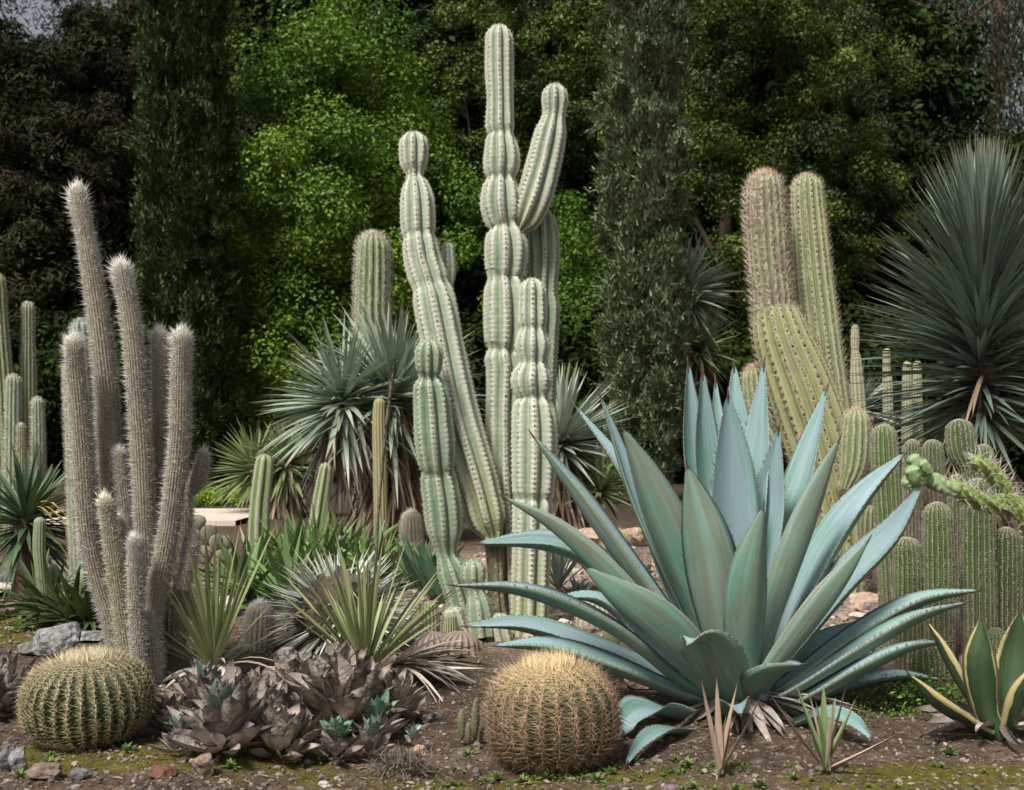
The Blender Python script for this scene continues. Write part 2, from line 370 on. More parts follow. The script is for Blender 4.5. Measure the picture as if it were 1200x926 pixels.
def scatter_xy(n, rng, y0, y1, pad=1.12, pw=1.6):
    y = y0 + (y1 - y0) * rng.random(n) ** pw; x = (rng.random(n) - .5) * 2 * (600 / F) * pad * y
    return x, y
def pebbles(name, n, y0, y1, smin, smax, m, seed, pw=1.6, sub=1, mask=None):
    rng = RNG(seed); x, y = scatter_xy(n, rng, y0, y1, pw=pw)
    if mask is not None: k = mask(x, y, rng); x, y = x[k], y[k]; n = len(x)
    s = smin * (smax / smin) ** (rng.random(n) ** 1.8); V, Fc = ICO[sub]; nv = len(V)
    sc = s[:, None, None] * (.6 + .7 * rng.random((n, 1, 3))) * np.array([1, 1, .65]); jit = 1 + .5 * (rng.random((n, nv, 1)) - .5)
    a = rng.random(n) * 6.28; ca, sa = np.cos(a)[:, None], np.sin(a)[:, None]
    W = V[None] * jit * sc; X = np.stack([W[..., 0] * ca - W[..., 1] * sa + x[:, None], W[..., 0] * sa + W[..., 1] * ca + y[:, None], W[..., 2] + (gz(x, y) + s * .2)[:, None]], -1)
    d = np.zeros_like(X); d[..., 2] = rng.random(n)[:, None]; d[..., 0] = rng.random(n)[:, None]
    b = MB(); b.add(X.reshape(-1, 3), (np.arange(n)[:, None, None] * nv + Fc[None]).reshape(-1, 3), d)
    return tag(b.build(name, m, smooth=False), kind='stuff')
M_PEB = mat('pebble', (.10, .078, .065), (.21, .175, .15), 9, .9, .2, .3, 60, x=((.30, .265, .235), .75, 1), z=.5, stretch=(1, 1, 1))
M_PEBP = mat('pale_gravel', (.25, .19, .145), (.46, .4, .34), 7, .9, .2, .3, 60, x=((.3, .2, .17), .6, 1), z=.5)
pebbles('gravel', 17000, 3.15, 7.5, .002, .013, M_PEB, 1, 1.5)
pebbles('gravel', 8000, 5.6, 12, .006, .045, M_PEBP, 2, 1.0, mask=lambda x, y, r: ((x - 1.3) / 3.0) ** 2 + ((y - 8.4) / 2.9) ** 2 + .5 * r.random(len(x)) < 1.1)
pebbles('gravel', 2500, 5.4, 12, .006, .03, M_PEB, 3, 1.0)
# dry leaf litter and twigs lying on the soil
M_LIT = mat('litter', (.13, .095, .07), (.26, .2, .15), 4, .85, .2, z=.6, y=None)
rng = RNG(5); x, y = scatter_xy(4200, rng, 3.15, 8, pw=1.4); n = len(x); b = MB()
a = rng.random(n) * 6.28; D = np.stack([np.cos(a), np.sin(a), .12 * rng.normal(size=n)], 1)
blades(b, np.stack([x, y, gz(x, y) + .006], 1), D, .010 + .035 * rng.random(n) ** 2, .003 + .006 * rng.random(n), .1, rng, nseg=3, prof='oval', twist=1.2)
x, y = scatter_xy(500, rng, 3.15, 8, pw=1.2); n = len(x); a = rng.random(n) * 6.28
blades(b, np.stack([x, y, gz(x, y) + .008], 1), np.stack([np.cos(a), np.sin(a), .05 * rng.normal(size=n)], 1), .06 + .14 * rng.random(n), .003, .05, rng, nseg=4, prof='grass')
tag(b.build('leaf_litter', M_LIT), kind='stuff')
# low green ground cover in the back beds and under the agave
M_GC = mat('ground_cover', (.07, .13, .02), (.13, .22, .035), 3, .6, .2, z=.5, trans=.15)
rng = RNG(6); b = MB()
def cover(cx, cy, rx, ry, n, h, s):
    q = rng.normal(size=(n, 2)) * .5; x, y = cx + q[:, 0] * rx, cy + q[:, 1] * ry
    leafcloud(b, np.stack([x, y, gz(x, y) + h * .5], 1), np.full((n, 3), h), 7, s, rng, .8)
for q in ((1.0, 4.35, .30, .14, 110, .028, .014), (1.62, 4.45, .22, .16, 260, .09, .018), (1.35, 4.3, .2, .1, 90, .04, .014), (.2, 3.52, .26, .035, 60, .012, .012), (.62, 3.62, .3, .05, 60, .012, .012),
          (-3.2, 6.3, .7, .5, 260, .02, .02), (1.25, 6.3, .35, .5, 200, .02, .018), (.75, 7.4, .5, .4, 160, .02, .02), (1.6, 8.7, .5, .3, 200, .05, .03), (-1.3, 5.6, .6, .25, 120, .018, .015)): cover(*q)
tag(b.build('ground_cover', M_GC), kind='stuff')

# ------------------------------------------------------------------ trees
M_BARK = mat('bark', (.05, .04, .032), (.11, .085, .065), 3, .95, .1, .8, 14, stretch=(1, 1, .2))
M_MAPLE = mat('bright_leaf', (.12, .215, .018), (.175, .28, .03), .8, .5, .3, x=((.07, .15, .015), .2, 1), z=.4, trans=.2)
M_OAK = mat('olive_leaf', (.068, .114, .011), (.112, .155, .020), .7, .45, .3, x=((.022, .045, .008), .2, .9), z=.55, trans=.12)
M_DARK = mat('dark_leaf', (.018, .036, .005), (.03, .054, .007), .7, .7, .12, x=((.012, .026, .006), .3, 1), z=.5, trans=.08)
M_CONI = mat('conifer_leaf', (.02, .03, .009), (.042, .05, .017), .6, .7, .15, x=((.03, .022, .014), .4, 1), z=.55)
def broadleaf(name, label, loc, cz, rx, rz, m, ncl, nlf, size, clr, seed, tr=.22, group=None, asp=.62, shell=.5, upb=.5, inner=.55, flat=.75, outd=.7, nz=.38, lump=.35):
    rng = RNG(seed); t = thing(name, label, 'tree', loc, group); loc = np.asarray(loc, float)
    d = sph(ncl, rng, -80, 88); q = (inner + (1 - inner) * rng.random((ncl, 1)) ** .6) * (1 + lump * (vn(*(d * 2.3 + seed).T)[:, None] - .5) * 2)
    C = loc + np.array([0, 0, cz]) + d * q * np.array([rx, rx, rz])
    b = MB(); Rc = clr * (.55 + .8 * rng.random((ncl, 1))) * np.array([1.15, 1.15, flat])
    leafcloud(b, C, Rc, nlf, size, rng, upb, shell, asp, outd, nz); b.build('crown', m, t, smooth=False)
    k = MB(); top = np.array([loc[0], loc[1], loc[2] + cz + rz * .3])
    tube(k, [loc - [0, 0, .2], loc + [.05, .05, cz * .3], loc + [-.1, .1, cz * .7], top], [tr * 1.25, tr, tr * .8, tr * .25], 12, wob=.25)
    for j in rng.choice(ncl, min(ncl, 14), replace=False):
        s = loc + np.array([0, 0, cz - rz * (.2 + .6 * rng.random())]); s[2] = max(s[2], loc[2] + .8); e = C[j]
        tube(k, [s, s * .5 + e * .5 + [0, 0, -.25], e], [tr * .4, tr * .25, tr * .08], 7, wob=.2)
    k.build('trunk', M_BARK, t)
    return t
def tp(px, Y): return np.array([(px - 600) * Y / F, Y, float(gz((px - 600) * Y / F, Y))])
# far row: one prototype, copies
GB = 'dark trees closing the view at the back'
far = [(-130, 44, 1.5, 'dark tree at the far left edge behind the brown conifers'), (140, 46, 1.25, 'dark tree filling the gap behind the left cypress'),
       (300, 43, 1.45, 'dark tree standing behind the bright green maple'), (470, 44, 1.75, 'tall dark tree rising behind the top of the maple'),
       (620, 43, 1.7, 'tall dark tree behind the highest cactus column'), (770, 45, 1.75, 'tall dark tree behind the grey green cypress'),
       (900, 44, 1.6, 'tall dark tree behind the twin spiny columns'), (1000, 46, 1.0, 'lower dark tree left of the reddish gum trunk'),
       (1130, 43, .98, 'low dark tree below the sky gap at top right'), (1260, 44, 1.0, 'dark tree at the right edge behind the big yucca')]
pr = None
for k, (px, Y, s, lb) in enumerate(far):
    l = tp(px, Y)
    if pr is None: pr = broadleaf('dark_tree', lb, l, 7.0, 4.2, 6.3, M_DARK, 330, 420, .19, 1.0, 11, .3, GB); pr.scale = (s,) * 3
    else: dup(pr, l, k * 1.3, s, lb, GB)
# dark shrub hedge in the shade under the trees
GS = 'shrubs in the shade below the trees'
hed = [(-60, 31, 1.1, 'dark shrub at the left edge below the conifers'), (95, 32, 1.2, 'dark shrub behind the tall woolly cactus'), (300, 33, 1.25, 'dark shrub between left cypress and yucca below the maple'),
       (440, 32, 1.15, 'dark shrub behind the large blue green yucca'), (560, 31, 1.2, 'dark shrub between the two leaning cactus columns'), (690, 30, 1.2, 'green shrub left of the grey green cypress'),
       (850, 29, 1.2, 'dark shrub behind the tips of the big agave'), (960, 30, 1.3, 'dark shrub behind the twin spiny columns'), (1080, 30, 1.2, 'dark shrub behind the three thin columns'), (1230, 30, 1.3, 'dark shrub at right edge behind the big yucca')]
ps = None
for k, (px, Y, s, lb) in enumerate(hed):
    l = tp(px, Y)
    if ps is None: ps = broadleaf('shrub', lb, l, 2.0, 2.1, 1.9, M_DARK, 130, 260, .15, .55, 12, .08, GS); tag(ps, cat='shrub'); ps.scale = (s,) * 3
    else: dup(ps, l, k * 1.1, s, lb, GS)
# the leafy trees one can tell apart
broadleaf('maple_tree', 'bright green leafy tree beside the left cypress', tp(418, 31), 7.6, 3.0, 5.4, M_MAPLE, 190, 820, .11, .85, 21, .25, shell=.45, inner=.5, flat=.95, outd=.7, nz=.45, lump=.75)
broadleaf('maple_tree', 'smaller bright green tree low behind the spiny column and blue green yucca', tp(336, 29.5), 4.6, 1.6, 2.6, M_MAPLE, 95, 700, .10, .6, 22, .14, shell=.45, inner=.5, flat=.95, outd=.7, nz=.45, lump=.75)
broadleaf('maple_tree', 'low bright green tree showing between the main cactus and grey cypress', tp(668, 29.5), 4.3, 1.45, 2.6, M_MAPLE, 55, 650, .098, .6, 23, .12, shell=.55, flat=.95, outd=.7, nz=.45, lump=.75)
po = broadleaf('oak_tree', 'dark olive tree behind the tallest cactus column', tp(590, 34), 8.2, 3.4, 7.2, M_OAK, 480, 480, .10, .52, 31, .28, 'olive green trees behind the cacti', shell=.5, inner=.5, outd=.7, nz=.45, lump=.8)
dup(po, tp(850, 31), 2.1, (.92, .92, 1.02), 'olive tree between grey cypress and twin spiny columns', 'olive green trees behind the cacti')
dup(po, tp(922, 33), 4.0, (.86, .86, 1.05), 'olive tree right behind the smooth pale spiny column', 'olive green trees behind the cacti')
dup(po, tp(720, 36), 5.2, (1.0, 1.0, 1.1), 'olive tree mostly hidden behind the grey green cypress', 'olive green trees behind the cacti')
dup(pr, tp(1075, 35), 2.2, (.60, .60, .72), 'dark green tree with sloping top left of the big yucca crown', None)
dup(pr, tp(1190, 33), .7, (.7, .7, .78), 'very dark tree right behind the big dark yucca', None)
# brown-black conifers at the left
pc = broadleaf('conifer_tree', 'brownish dark conifer at the left edge of the view', tp(25, 34), 7.2, 2.3, 7.4, M_CONI, 320, 480, .19, .72, 41, .25, 'brown dark conifers at the left', asp=.22, upb=.2)
dup(pc, tp(112, 36), 1.9, (1.05, 1.05, 1.15), 'brownish dark conifer directly left of the tall left cypress', 'brown dark conifers at the left')
dup(pc, tp(-60, 37), 3.4, (1.1, 1.1, 1.0), 'brownish dark conifer mostly cut off by the left edge', 'brown dark conifers at the left')
dup(pc, tp(290, 38), 4.4, (.9, .9, 1.0), 'brownish dark conifer showing between left cypress and maple', 'brown dark conifers at the left')
# gum trees at top right with hanging sparse leaves
M_GUM = mat('gum_leaf', (.03, .04, .02), (.05, .06, .03), 1, .5, .3, z=.5)
M_GBARK = mat('gum_bark', (.10, .055, .04), (.17, .10, .075), 2, .9, .1, .6, 8, stretch=(1, 1, .2))
def gum(label, px, Y, h, tr, span, seed, ncl):
    rng = RNG(seed); l = tp(px, Y); t = thing('gum_tree', label, 'tree', l, 'gum trees with hanging leaves at top right')
    k = MB(); tube(k, [l - [0, 0, .2], l + [.1, 0, h * .4], l + [-.05, 0, h * .75], l + [.3, 0, h]], [tr * 1.2, tr, tr * .8, tr * .3], 14, wob=.15)
    C = l + np.stack([rng.normal(size=ncl) * span, rng.normal(size=ncl) * 1.2, h * (.62 + .5 * rng.random(ncl))], 1)
    for j in range(9):
        s = l + np.array([0, 0, h * (.6 + .3 * rng.random())]); tube(k, [s, (s + C[j]) / 2 + [0, 0, .5], C[j]], [tr * .3, tr * .18, .03], 7)
    k.build('trunk', M_GBARK, t)
    b = MB(); n = 150; d = rng.normal(size=(ncl, n, 3)) * np.array([.55, .5, 1.0]); O = (C[:, None] + d).reshape(-1, 3)
    D = nrm(rng.normal(size=(len(O), 3)) * .45 + np.array([0, 0, -1.])); blades(b, O, D, .26 + .12 * rng.random(len(O)), .085, 0.0, rng, nseg=2, prof='oval', twist=1.5)
    b.build('crown', M_GUM, t)
gum('gum tree with a straight reddish trunk against the sky at top right', 1063, 46, 24, .5, 2.6, 51, 80)
gum('second gum tree with thin hanging leaves in the top right corner', 1165, 52, 22, .4, 3.0, 52, 110)

# cypresses
def cypress(label, loc, h, r, m, seed, ns, nb, L, fl):
    rng = RNG(seed); loc = np.asarray(loc); t = thing('cypress_tree', label, 'tree', loc, 'columnar cypresses'); b = MB()
    nt_ = ns // 15; tz, tth, tq = rng.random(nt_) ** .95, rng.random(nt_) * 6.283, .78 + .3 * rng.random(nt_)
    z = np.repeat(tz, 15) + rng.normal(size=nt_ * 15) * .004; th = np.repeat(tth, 15) + rng.normal(size=nt_ * 15) * .10; ns = nt_ * 15; z = np.clip(z, 0, 1)
    rp = np.interp(z, [0, .04, .2, .55, .85, 1], [.7, .88, 1, .95, .6, .05]) * r
    cl = vn(th * 3.2 + seed, z * h * .32, seed); lump = 1 + .55 * (cl - .5) + .25 * (vn(th * 6, z * h * .8, seed + 3) - .5)
    q = np.repeat(tq, 15) * (.72 + .28 * rng.random(ns) ** .5)
    ni = ns // 3; q[:ni] = .35 + .38 * rng.random(ni); th[:ni] = rng.random(ni) * 6.283; z[:ni] = rng.random(ni) * .97
    rp = np.interp(z, [0, .04, .2, .55, .85, 1], [.7, .88, 1, .95, .6, .05]) * r
    out = np.stack([np.cos(th), np.sin(th), 0 * th], 1); O = loc + out * (rp * lump * q)[:, None] + np.array([0, 0, 1.]) * (.15 + z * h)[:, None]
    D = nrm(out * .24 + np.array([0, 0, 1.0]) + np.repeat(rng.normal(size=(nt_, 3)) * .25, 15, 0) + rng.normal(size=(ns, 3)) * .28)
    s = rng.random((ns, nb, 1)); A = O[:, None] + D[:, None] * s * L * 3.2 * (.6 + .8 * rng.random((ns, 1, 1))) + rng.normal(size=(ns, nb, 3)) * L * .28
    DD = nrm(D[:, None] + rng.normal(size=(ns, nb, 3)) * .38); k = ns * nb
    blades(b, A.reshape(-1, 3), DD.reshape(-1, 3), L * (.6 + .8 * rng.random(k)), L * .46, 0.05, rng, nseg=1, fold=.5, twist=1.5, prof='grass')
    # a few loose drooping sprays
    for j in range(fl):
        a = rng.random() * 6.28; zz = h * (.25 + .5 * rng.random()); o = loc + np.array([math.cos(a) * r * .9, math.sin(a) * r * .9, zz]); d0 = nrm(np.array([math.cos(a), math.sin(a), .25]))
        u = rng.random(220)[:, None]; pp = o + d0 * u * r * .75 + np.array([0, 0, -1.]) * r * .6 * u ** 2.2 + rng.normal(size=(220, 3)) * L * .3
        blades(b, pp, nrm(d0 + [0, 0, -.7] + rng.normal(size=(220, 3)) * .5), L, L * .25, .1, rng, nseg=1, twist=1.5, prof='grass')
    b.build('crown', m, t); k = MB(); tube(k, [loc - [0, 0, .1], loc + [0, 0, h * .5], loc + [0, 0, h * .96]], [r * .12, r * .08, .02], 10); k.build('trunk', M_BARK, t)
M_CYP = mat('cypress_leaf', (.038, .068, .022), (.066, .10, .034), .9, .7, .15, z=.5)
M_CYPG = mat('grey_cypress_leaf', (.115, .155, .075), (.19, .235, .13), .9, .7, .15, z=.5)
cypress('tall dark green cypress column left of the bright green tree', tp(217, 27), 16, 1.02, M_CYP, 61, 11000, 26, .16, 6)
cypress('grey green cypress column right of the tallest cactus', tp(755, 19.5), 13, .57, M_CYPG, 62, 10000, 26, .12, 16)

# bright mound by the path
M_LIME = mat('lime_leaf', (.16, .26, .015), (.24, .34, .03), 4, .5, .3, z=.4, trans=.2)
l = ground(252, 592); b = MB(); rng = RNG(63); C = l + np.stack([rng.normal(size=60) * .42, rng.normal(size=60) * .25, .05 + .16 * rng.random(60)], 1)
leafcloud(b, C, np.full((60, 3), .13), 110, .05, rng, .7); t = thing('mound_shrub', 'low lime green mound beside the pale path at left', 'shrub', l)
b.build('foliage', M_LIME, t, smooth=False); k = MB(); 
for j in range(10): tube(k, [l + [0, 0, -.02], C[j]], [.015, .006], 6)
k.build('stem', M_BARK, t)
# ------------------------------------------------------------------ cacti
def SP(lst, Y, dw=1.0):                    # [(px,py,width px)] foot to tip at distance Y (one value or one per point)
    Y = np.broadcast_to(np.asarray(Y, float), (len(lst),)) if np.ndim(Y) == 0 else np.interp(np.linspace(0, 1, len(lst)), np.linspace(0, 1, len(Y)), Y)
    return np.array([P(a, b, y) for (a, b, c), y in zip(lst, Y)]), np.array([c / 2 * dw * y / F for (a, b, c), y in zip(lst, Y)])
def cstem(root, lst, Y, ribs, depth, m, seed, sp=None, name='stem', seg=.02, **kw):
    """one ribbed stem as a part, its spines and areoles as sub-parts; sp = list of (name, material, spacing, function(mb, areoles, rng))"""
    pts, rad = SP(lst, Y); b = MB(); rng = RNG(seed)
    rw = stem(b, pts, rad, ribs, depth, seg=seg, rnd=rng.random(), **kw); mm = [m]
    for nm, sm, spacing, fn in (sp or []):
        if nm == 'areoles': b.mi = 1; mm.append(sm); fn(b, areoles(rw, spacing, rng), rng)   # felt dots belong to the skin
    o = b.build(name, mm, root)
    for nm, sm, spacing, fn in (sp or []):
        if nm == 'areoles': continue
        q = MB(); fn(q, areoles(rw, spacing, rng), rng)
        if q.n: q.build(nm, sm, o)
    return o
def dots(r, flat=.5):
    V, Fc = ICO[1]
    def fn(b, ar, rng):
        Pp, N, T, s = ar; n = len(Pp); B = np.cross(T, N); k = r * (.7 + .6 * rng.random(n))[:, None, None]
        X = Pp[:, None] + k * (V[None, :, 0:1] * B[:, None] + 1.25 * V[None, :, 1:2] * T[:, None] + flat * V[None, :, 2:3] * N[:, None])
        d = np.zeros((n, len(V), 3)); d[..., 1] = s[:, None]; d[..., 2] = rng.random(n)[:, None]
        b.add(X.reshape(-1, 3), (np.arange(n)[:, None, None] * len(V) + Fc[None]).reshape(-1, 3), d)
    return fn
def spf(k, out, spread, up, L, r): return lambda b, ar, rng: spines(b, ar, k, out, spread, up, L, r, rng)

# --- the tall pale ribbed column cactus in the middle
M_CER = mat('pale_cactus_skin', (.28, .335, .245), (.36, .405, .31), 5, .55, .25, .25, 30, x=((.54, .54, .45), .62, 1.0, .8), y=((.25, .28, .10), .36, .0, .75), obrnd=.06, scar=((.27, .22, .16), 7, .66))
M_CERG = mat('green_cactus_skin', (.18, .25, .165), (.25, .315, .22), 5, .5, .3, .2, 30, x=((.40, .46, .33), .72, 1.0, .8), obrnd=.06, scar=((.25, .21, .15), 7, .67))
M_ARE = mat('areole_felt', (.22, .17, .13), (.36, .31, .25), 30, .95, .05, z=.4)
M_WSP = mat('pale_spine', (.5, .44, .36), (.65, .6, .52), 10, .6, .2, z=.3)
GSPN0 = mat('old_spine', (.20, .165, .135), (.34, .30, .26), 10, .8, .1, z=.3)
t = thing('column_cactus', 'tall pale green ribbed column cactus cluster, highest plant of the bed', 'cactus', ground(590, 740))
CS = [('areoles', M_ARE, .028, dots(.0048)), ('spines', M_WSP, .028, spf(6, .7, .9, .1, .017, .0009))]
K = dict(seg=.009, scal=(.022, .028), wob=.06)
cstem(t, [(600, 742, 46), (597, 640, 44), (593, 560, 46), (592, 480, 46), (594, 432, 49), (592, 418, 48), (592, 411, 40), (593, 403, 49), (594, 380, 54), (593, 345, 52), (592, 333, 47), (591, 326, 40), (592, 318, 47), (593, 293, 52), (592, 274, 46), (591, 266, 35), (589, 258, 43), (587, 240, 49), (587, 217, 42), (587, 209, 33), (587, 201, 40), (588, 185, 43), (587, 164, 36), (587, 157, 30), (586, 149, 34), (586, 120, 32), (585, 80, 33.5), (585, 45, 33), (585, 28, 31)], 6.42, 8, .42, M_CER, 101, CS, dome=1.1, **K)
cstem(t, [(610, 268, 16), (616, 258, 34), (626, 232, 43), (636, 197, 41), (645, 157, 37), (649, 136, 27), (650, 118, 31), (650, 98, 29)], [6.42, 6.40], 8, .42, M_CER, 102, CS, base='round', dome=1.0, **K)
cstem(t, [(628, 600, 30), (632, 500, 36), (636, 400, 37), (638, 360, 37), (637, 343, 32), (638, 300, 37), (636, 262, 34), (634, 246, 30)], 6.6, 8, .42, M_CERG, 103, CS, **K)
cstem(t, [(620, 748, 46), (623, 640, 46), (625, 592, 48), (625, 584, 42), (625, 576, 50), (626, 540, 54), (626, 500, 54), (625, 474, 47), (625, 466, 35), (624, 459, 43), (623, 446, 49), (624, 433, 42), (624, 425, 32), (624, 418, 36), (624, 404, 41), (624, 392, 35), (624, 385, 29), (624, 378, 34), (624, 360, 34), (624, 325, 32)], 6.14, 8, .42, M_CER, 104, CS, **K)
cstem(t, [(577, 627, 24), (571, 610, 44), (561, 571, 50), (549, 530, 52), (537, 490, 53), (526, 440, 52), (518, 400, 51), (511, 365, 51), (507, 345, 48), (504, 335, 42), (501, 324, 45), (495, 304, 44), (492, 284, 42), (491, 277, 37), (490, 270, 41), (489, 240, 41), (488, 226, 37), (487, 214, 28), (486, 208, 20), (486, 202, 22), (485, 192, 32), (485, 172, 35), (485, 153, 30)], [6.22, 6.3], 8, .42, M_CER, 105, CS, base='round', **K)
cstem(t, [(552, 745, 44), (541, 700, 40), (530, 667, 37), (523, 648, 25), (521, 622, 41), (518, 586, 45), (514, 560, 42), (513, 552, 37), (512, 544, 42), (509, 510, 47), (506, 466, 43), (504, 450, 38), (503, 441, 24), (503, 433, 30), (503, 420, 33), (503, 398, 31)], [6.1, 5.98], 8, .42, M_CERG, 106, CS, **K)
cstem(t, [(564, 745, 34), (561, 710, 30), (557, 692, 21), (555, 675, 29), (555, 655, 26)], 5.96, 7, .25, M_CERG, 107, CS, seg=.009)
cstem(t, [(585, 752, 34), (581, 735, 33), (579, 718, 30)], 6.0, 7, .28, M_CER, 108, CS, dome=.35, seg=.009)
cstem(t, [(523, 345, 10), (525, 318, 19), (524, 284, 15)], 6.42, 7, .25, M_CER, 109, CS, base='round', seg=.009)
cstem(t, [(545, 762, 30), (535, 735, 26), (528, 712, 24)], 5.97, 7, .28, M_CER, 113, CS, dome=.5, seg=.009)
cstem(t, [(588, 748, 30), (583, 700, 22), (581, 655, 20), (577, 622, 22)], 6.3, 8, .3, mat('corky_bark', (.15, .145, .085), (.27, .25, .16), 14, .95, .1, .9, 40, x=((.20, .22, .09), .25, .0, .8)), 111, [('spines', GSPN0, .02, spf(6, .7, .9, .1, .02, .001))], name='woody_joint', seg=.009, wob=.25)

# --- silvery woolly cactus at the left
M_WOOL = mat('woolly_skin', (.25, .225, .165), (.33, .30, .23), 10, .8, .1, obrnd=.05)
M_HAIR = mat('white_hair', (.60, .54, .48), (.74, .69, .63), 6, .6, .2, y=((.80, .78, .73), .6, 1.0, .9), z=.3, x=((.84, .82, .78), .2, 1.0, .75), trans=.4)
M_HAIRG = mat('greenish_hair', (.40, .37, .26), (.52, .49, .37), 6, .6, .2, y=((.60, .58, .44), .5, 1.0), z=.3)
def wool(b, ar, rng):
    Pp, N, T, s = ar; n = len(Pp); B = np.cross(T, N); sd = np.where(rng.random(n) < .5, 1, -1)[:, None]
    for kk in range(2):
        D = N * (.75 + .5 * rng.random((n, 1))) + sd * B * (.2 + .6 * rng.random((n, 1))) + T * (-.45 + .5 * rng.random((n, 1)) + 1.0 * np.clip(s - .93, 0, 1)[:, None] * 12) + .25 * rng.normal(size=(n, 3)); sd = -sd
        L = (.010 + .013 * rng.random(n) ** 1.5) * (1 + .8 * np.clip((s - .9) * 10, 0, 1)); spikes(b, Pp, D, L, .0012, rng.random(n), s)
    D = N + B * .5 * rng.normal(size=(n, 1)) + T * .35 * rng.normal(size=(n, 1)) + T * np.clip(s - .93, 0, 1)[:, None] * 12; kp = rng.random(n) < .45
    spikes(b, Pp[kp], D[kp], (.022 + .020 * rng.random(n))[kp] * (1 + .6 * np.clip((s[kp] - .92) * 12, 0, 1)), .0013, rng.random(kp.sum()), np.maximum(s[kp], .92))
t = thing('woolly_cactus', 'cluster of tall silver haired column cacti at left, taller stem nearly twice the others', 'cactus', ground(160, 795))
HS = [('hairs', M_HAIR, .0085, wool)]; KW = dict(seg=.02, sharp=True)
def wst(l, Y, s, m=M_WOOL, hs=HS, r=22): cstem(t, [(a, b_, c * .66) for a, b_, c in l], Y, r, .12, m, s, hs, **KW)
wst([(158, 795, 36), (146, 690, 34), (134, 600, 36), (127, 505, 38), (126, 470, 38), (121, 420, 37), (115, 370, 35), (106, 310, 31), (98, 265, 28), (92, 236, 27), (91, 216, 24)], [5.1, 5.12], 121)
wst([(180, 800, 36), (174, 700, 33), (169, 605, 33), (166, 530, 34), (161, 460, 33), (156, 400, 32), (149, 350, 31), (143, 322, 30), (142, 306, 27)], [4.98, 4.95], 122)
wst([(170, 800, 34), (182, 700, 34), (193, 652, 33), (204, 580, 34), (211, 505, 34), (212, 440, 32), (213, 400, 31), (212, 386, 27)], [4.95, 4.85], 123)
wst([(186, 800, 28), (188, 700, 28), (188, 600, 28), (188, 480, 27), (187, 410, 26), (187, 384, 22)], 5.1, 124)
wst([(150, 800, 34), (128, 720, 32), (112, 667, 32), (103, 620, 33), (97, 530, 33), (92, 470, 32), (88, 420, 31), (87, 393, 27)], [4.98, 4.9], 125)
wst([(155, 800, 34), (144, 720, 30), (134, 655, 28), (128, 610, 26), (124, 590, 23), (123, 579, 20)], [4.85, 4.78], 126, M_WOOL, [('hairs', M_HAIRG, .009, wool)])
wst([(165, 800, 26), (160, 720, 23), (158, 660, 21), (157, 624, 18)], 4.78, 127)
wst([(158, 720, 26), (150, 640, 26), (145, 580, 27), (140, 545, 24), (139, 522, 18)], 5.05, 128)
wst([(158, 600, 18), (151, 530, 20), (148, 488, 18)], 5.18, 129)
wst([(205, 800, 30), (212, 700, 28), (216, 630, 26), (218, 575, 22)], 5.08, 130)
wst([(221, 578, 14), (229, 568, 24), (235, 552, 24), (239, 528, 16)], [5.06, 5.0], 131)
wst([(214, 690, 16), (221, 665, 24), (225, 640, 24), (226, 624, 16)], 4.98, 132)
wst([(178, 800, 40), (176, 760, 42), (170, 716, 34)], 4.88, 133)
wst([(150, 662, 12), (146, 640, 18), (138, 605, 18)], 4.9, 134)

# --- bluish columns behind the woolly cactus
M_BLUE = mat('blue_cactus_skin', (.13, .20, .17), (.18, .26, .22), 5, .5, .3, .1, x=((.3, .34, .28), .8, 1))
GSPN = mat('grey_spine', (.38, .33, .27), (.5, .45, .38), 10, .6, .2, z=.3)
FS = [('spines', GSPN, .02, spf(7, .8, .9, .3, .03, .0013))]
t = thing('column_cactus', 'blue green column cactus half hidden behind the woolly cluster', 'cactus', ground(95, 690))
cstem(t, [(104, 690, 24), (102, 560, 25), (98, 440, 26), (94, 372, 24)], 6.9, 10, .22, M_BLUE, 141, FS)
cstem(t, [(92, 690, 18), (86, 560, 15), (80, 425, 13)], 7.0, 10, .2, M_CERG, 142, FS)
# --- soft green columns at the far left
M_COL = mat('column_skin', (.10, .145, .06), (.15, .195, .085), 4, .6, .2, .1, x=((.30, .31, .19), .6, 1.0), obrnd=.12)
FS2 = [('spines', GSPN, .03, spf(6, .7, .9, .1, .03, .002))]
t = thing('column_cactus', 'group of slim green columns at the left edge behind a spiky yucca', 'cactus', ground(25, 640))
for k, (l, Y) in enumerate([([(34, 640, 19), (33, 480, 18), (33, 410, 16), (33, 402, 14), (33, 352, 15)], 10.6), ([(10, 640, 24), (6, 480, 22), (-1, 380, 20), (-4, 320, 18)], 10.4), ([(15, 640, 19), (15, 520, 19), (16, 437, 17)], 9.9), ([(44, 640, 17), (45, 540, 16), (44, 462, 14)], 9.8), ([(25, 640, 12), (25, 540, 11), (25, 496, 9)], 9.6)]):
    cstem(t, l, Y, 12, .2, M_CERG if k in (2, 3) else M_COL, 150 + k, FS2, seg=.04)
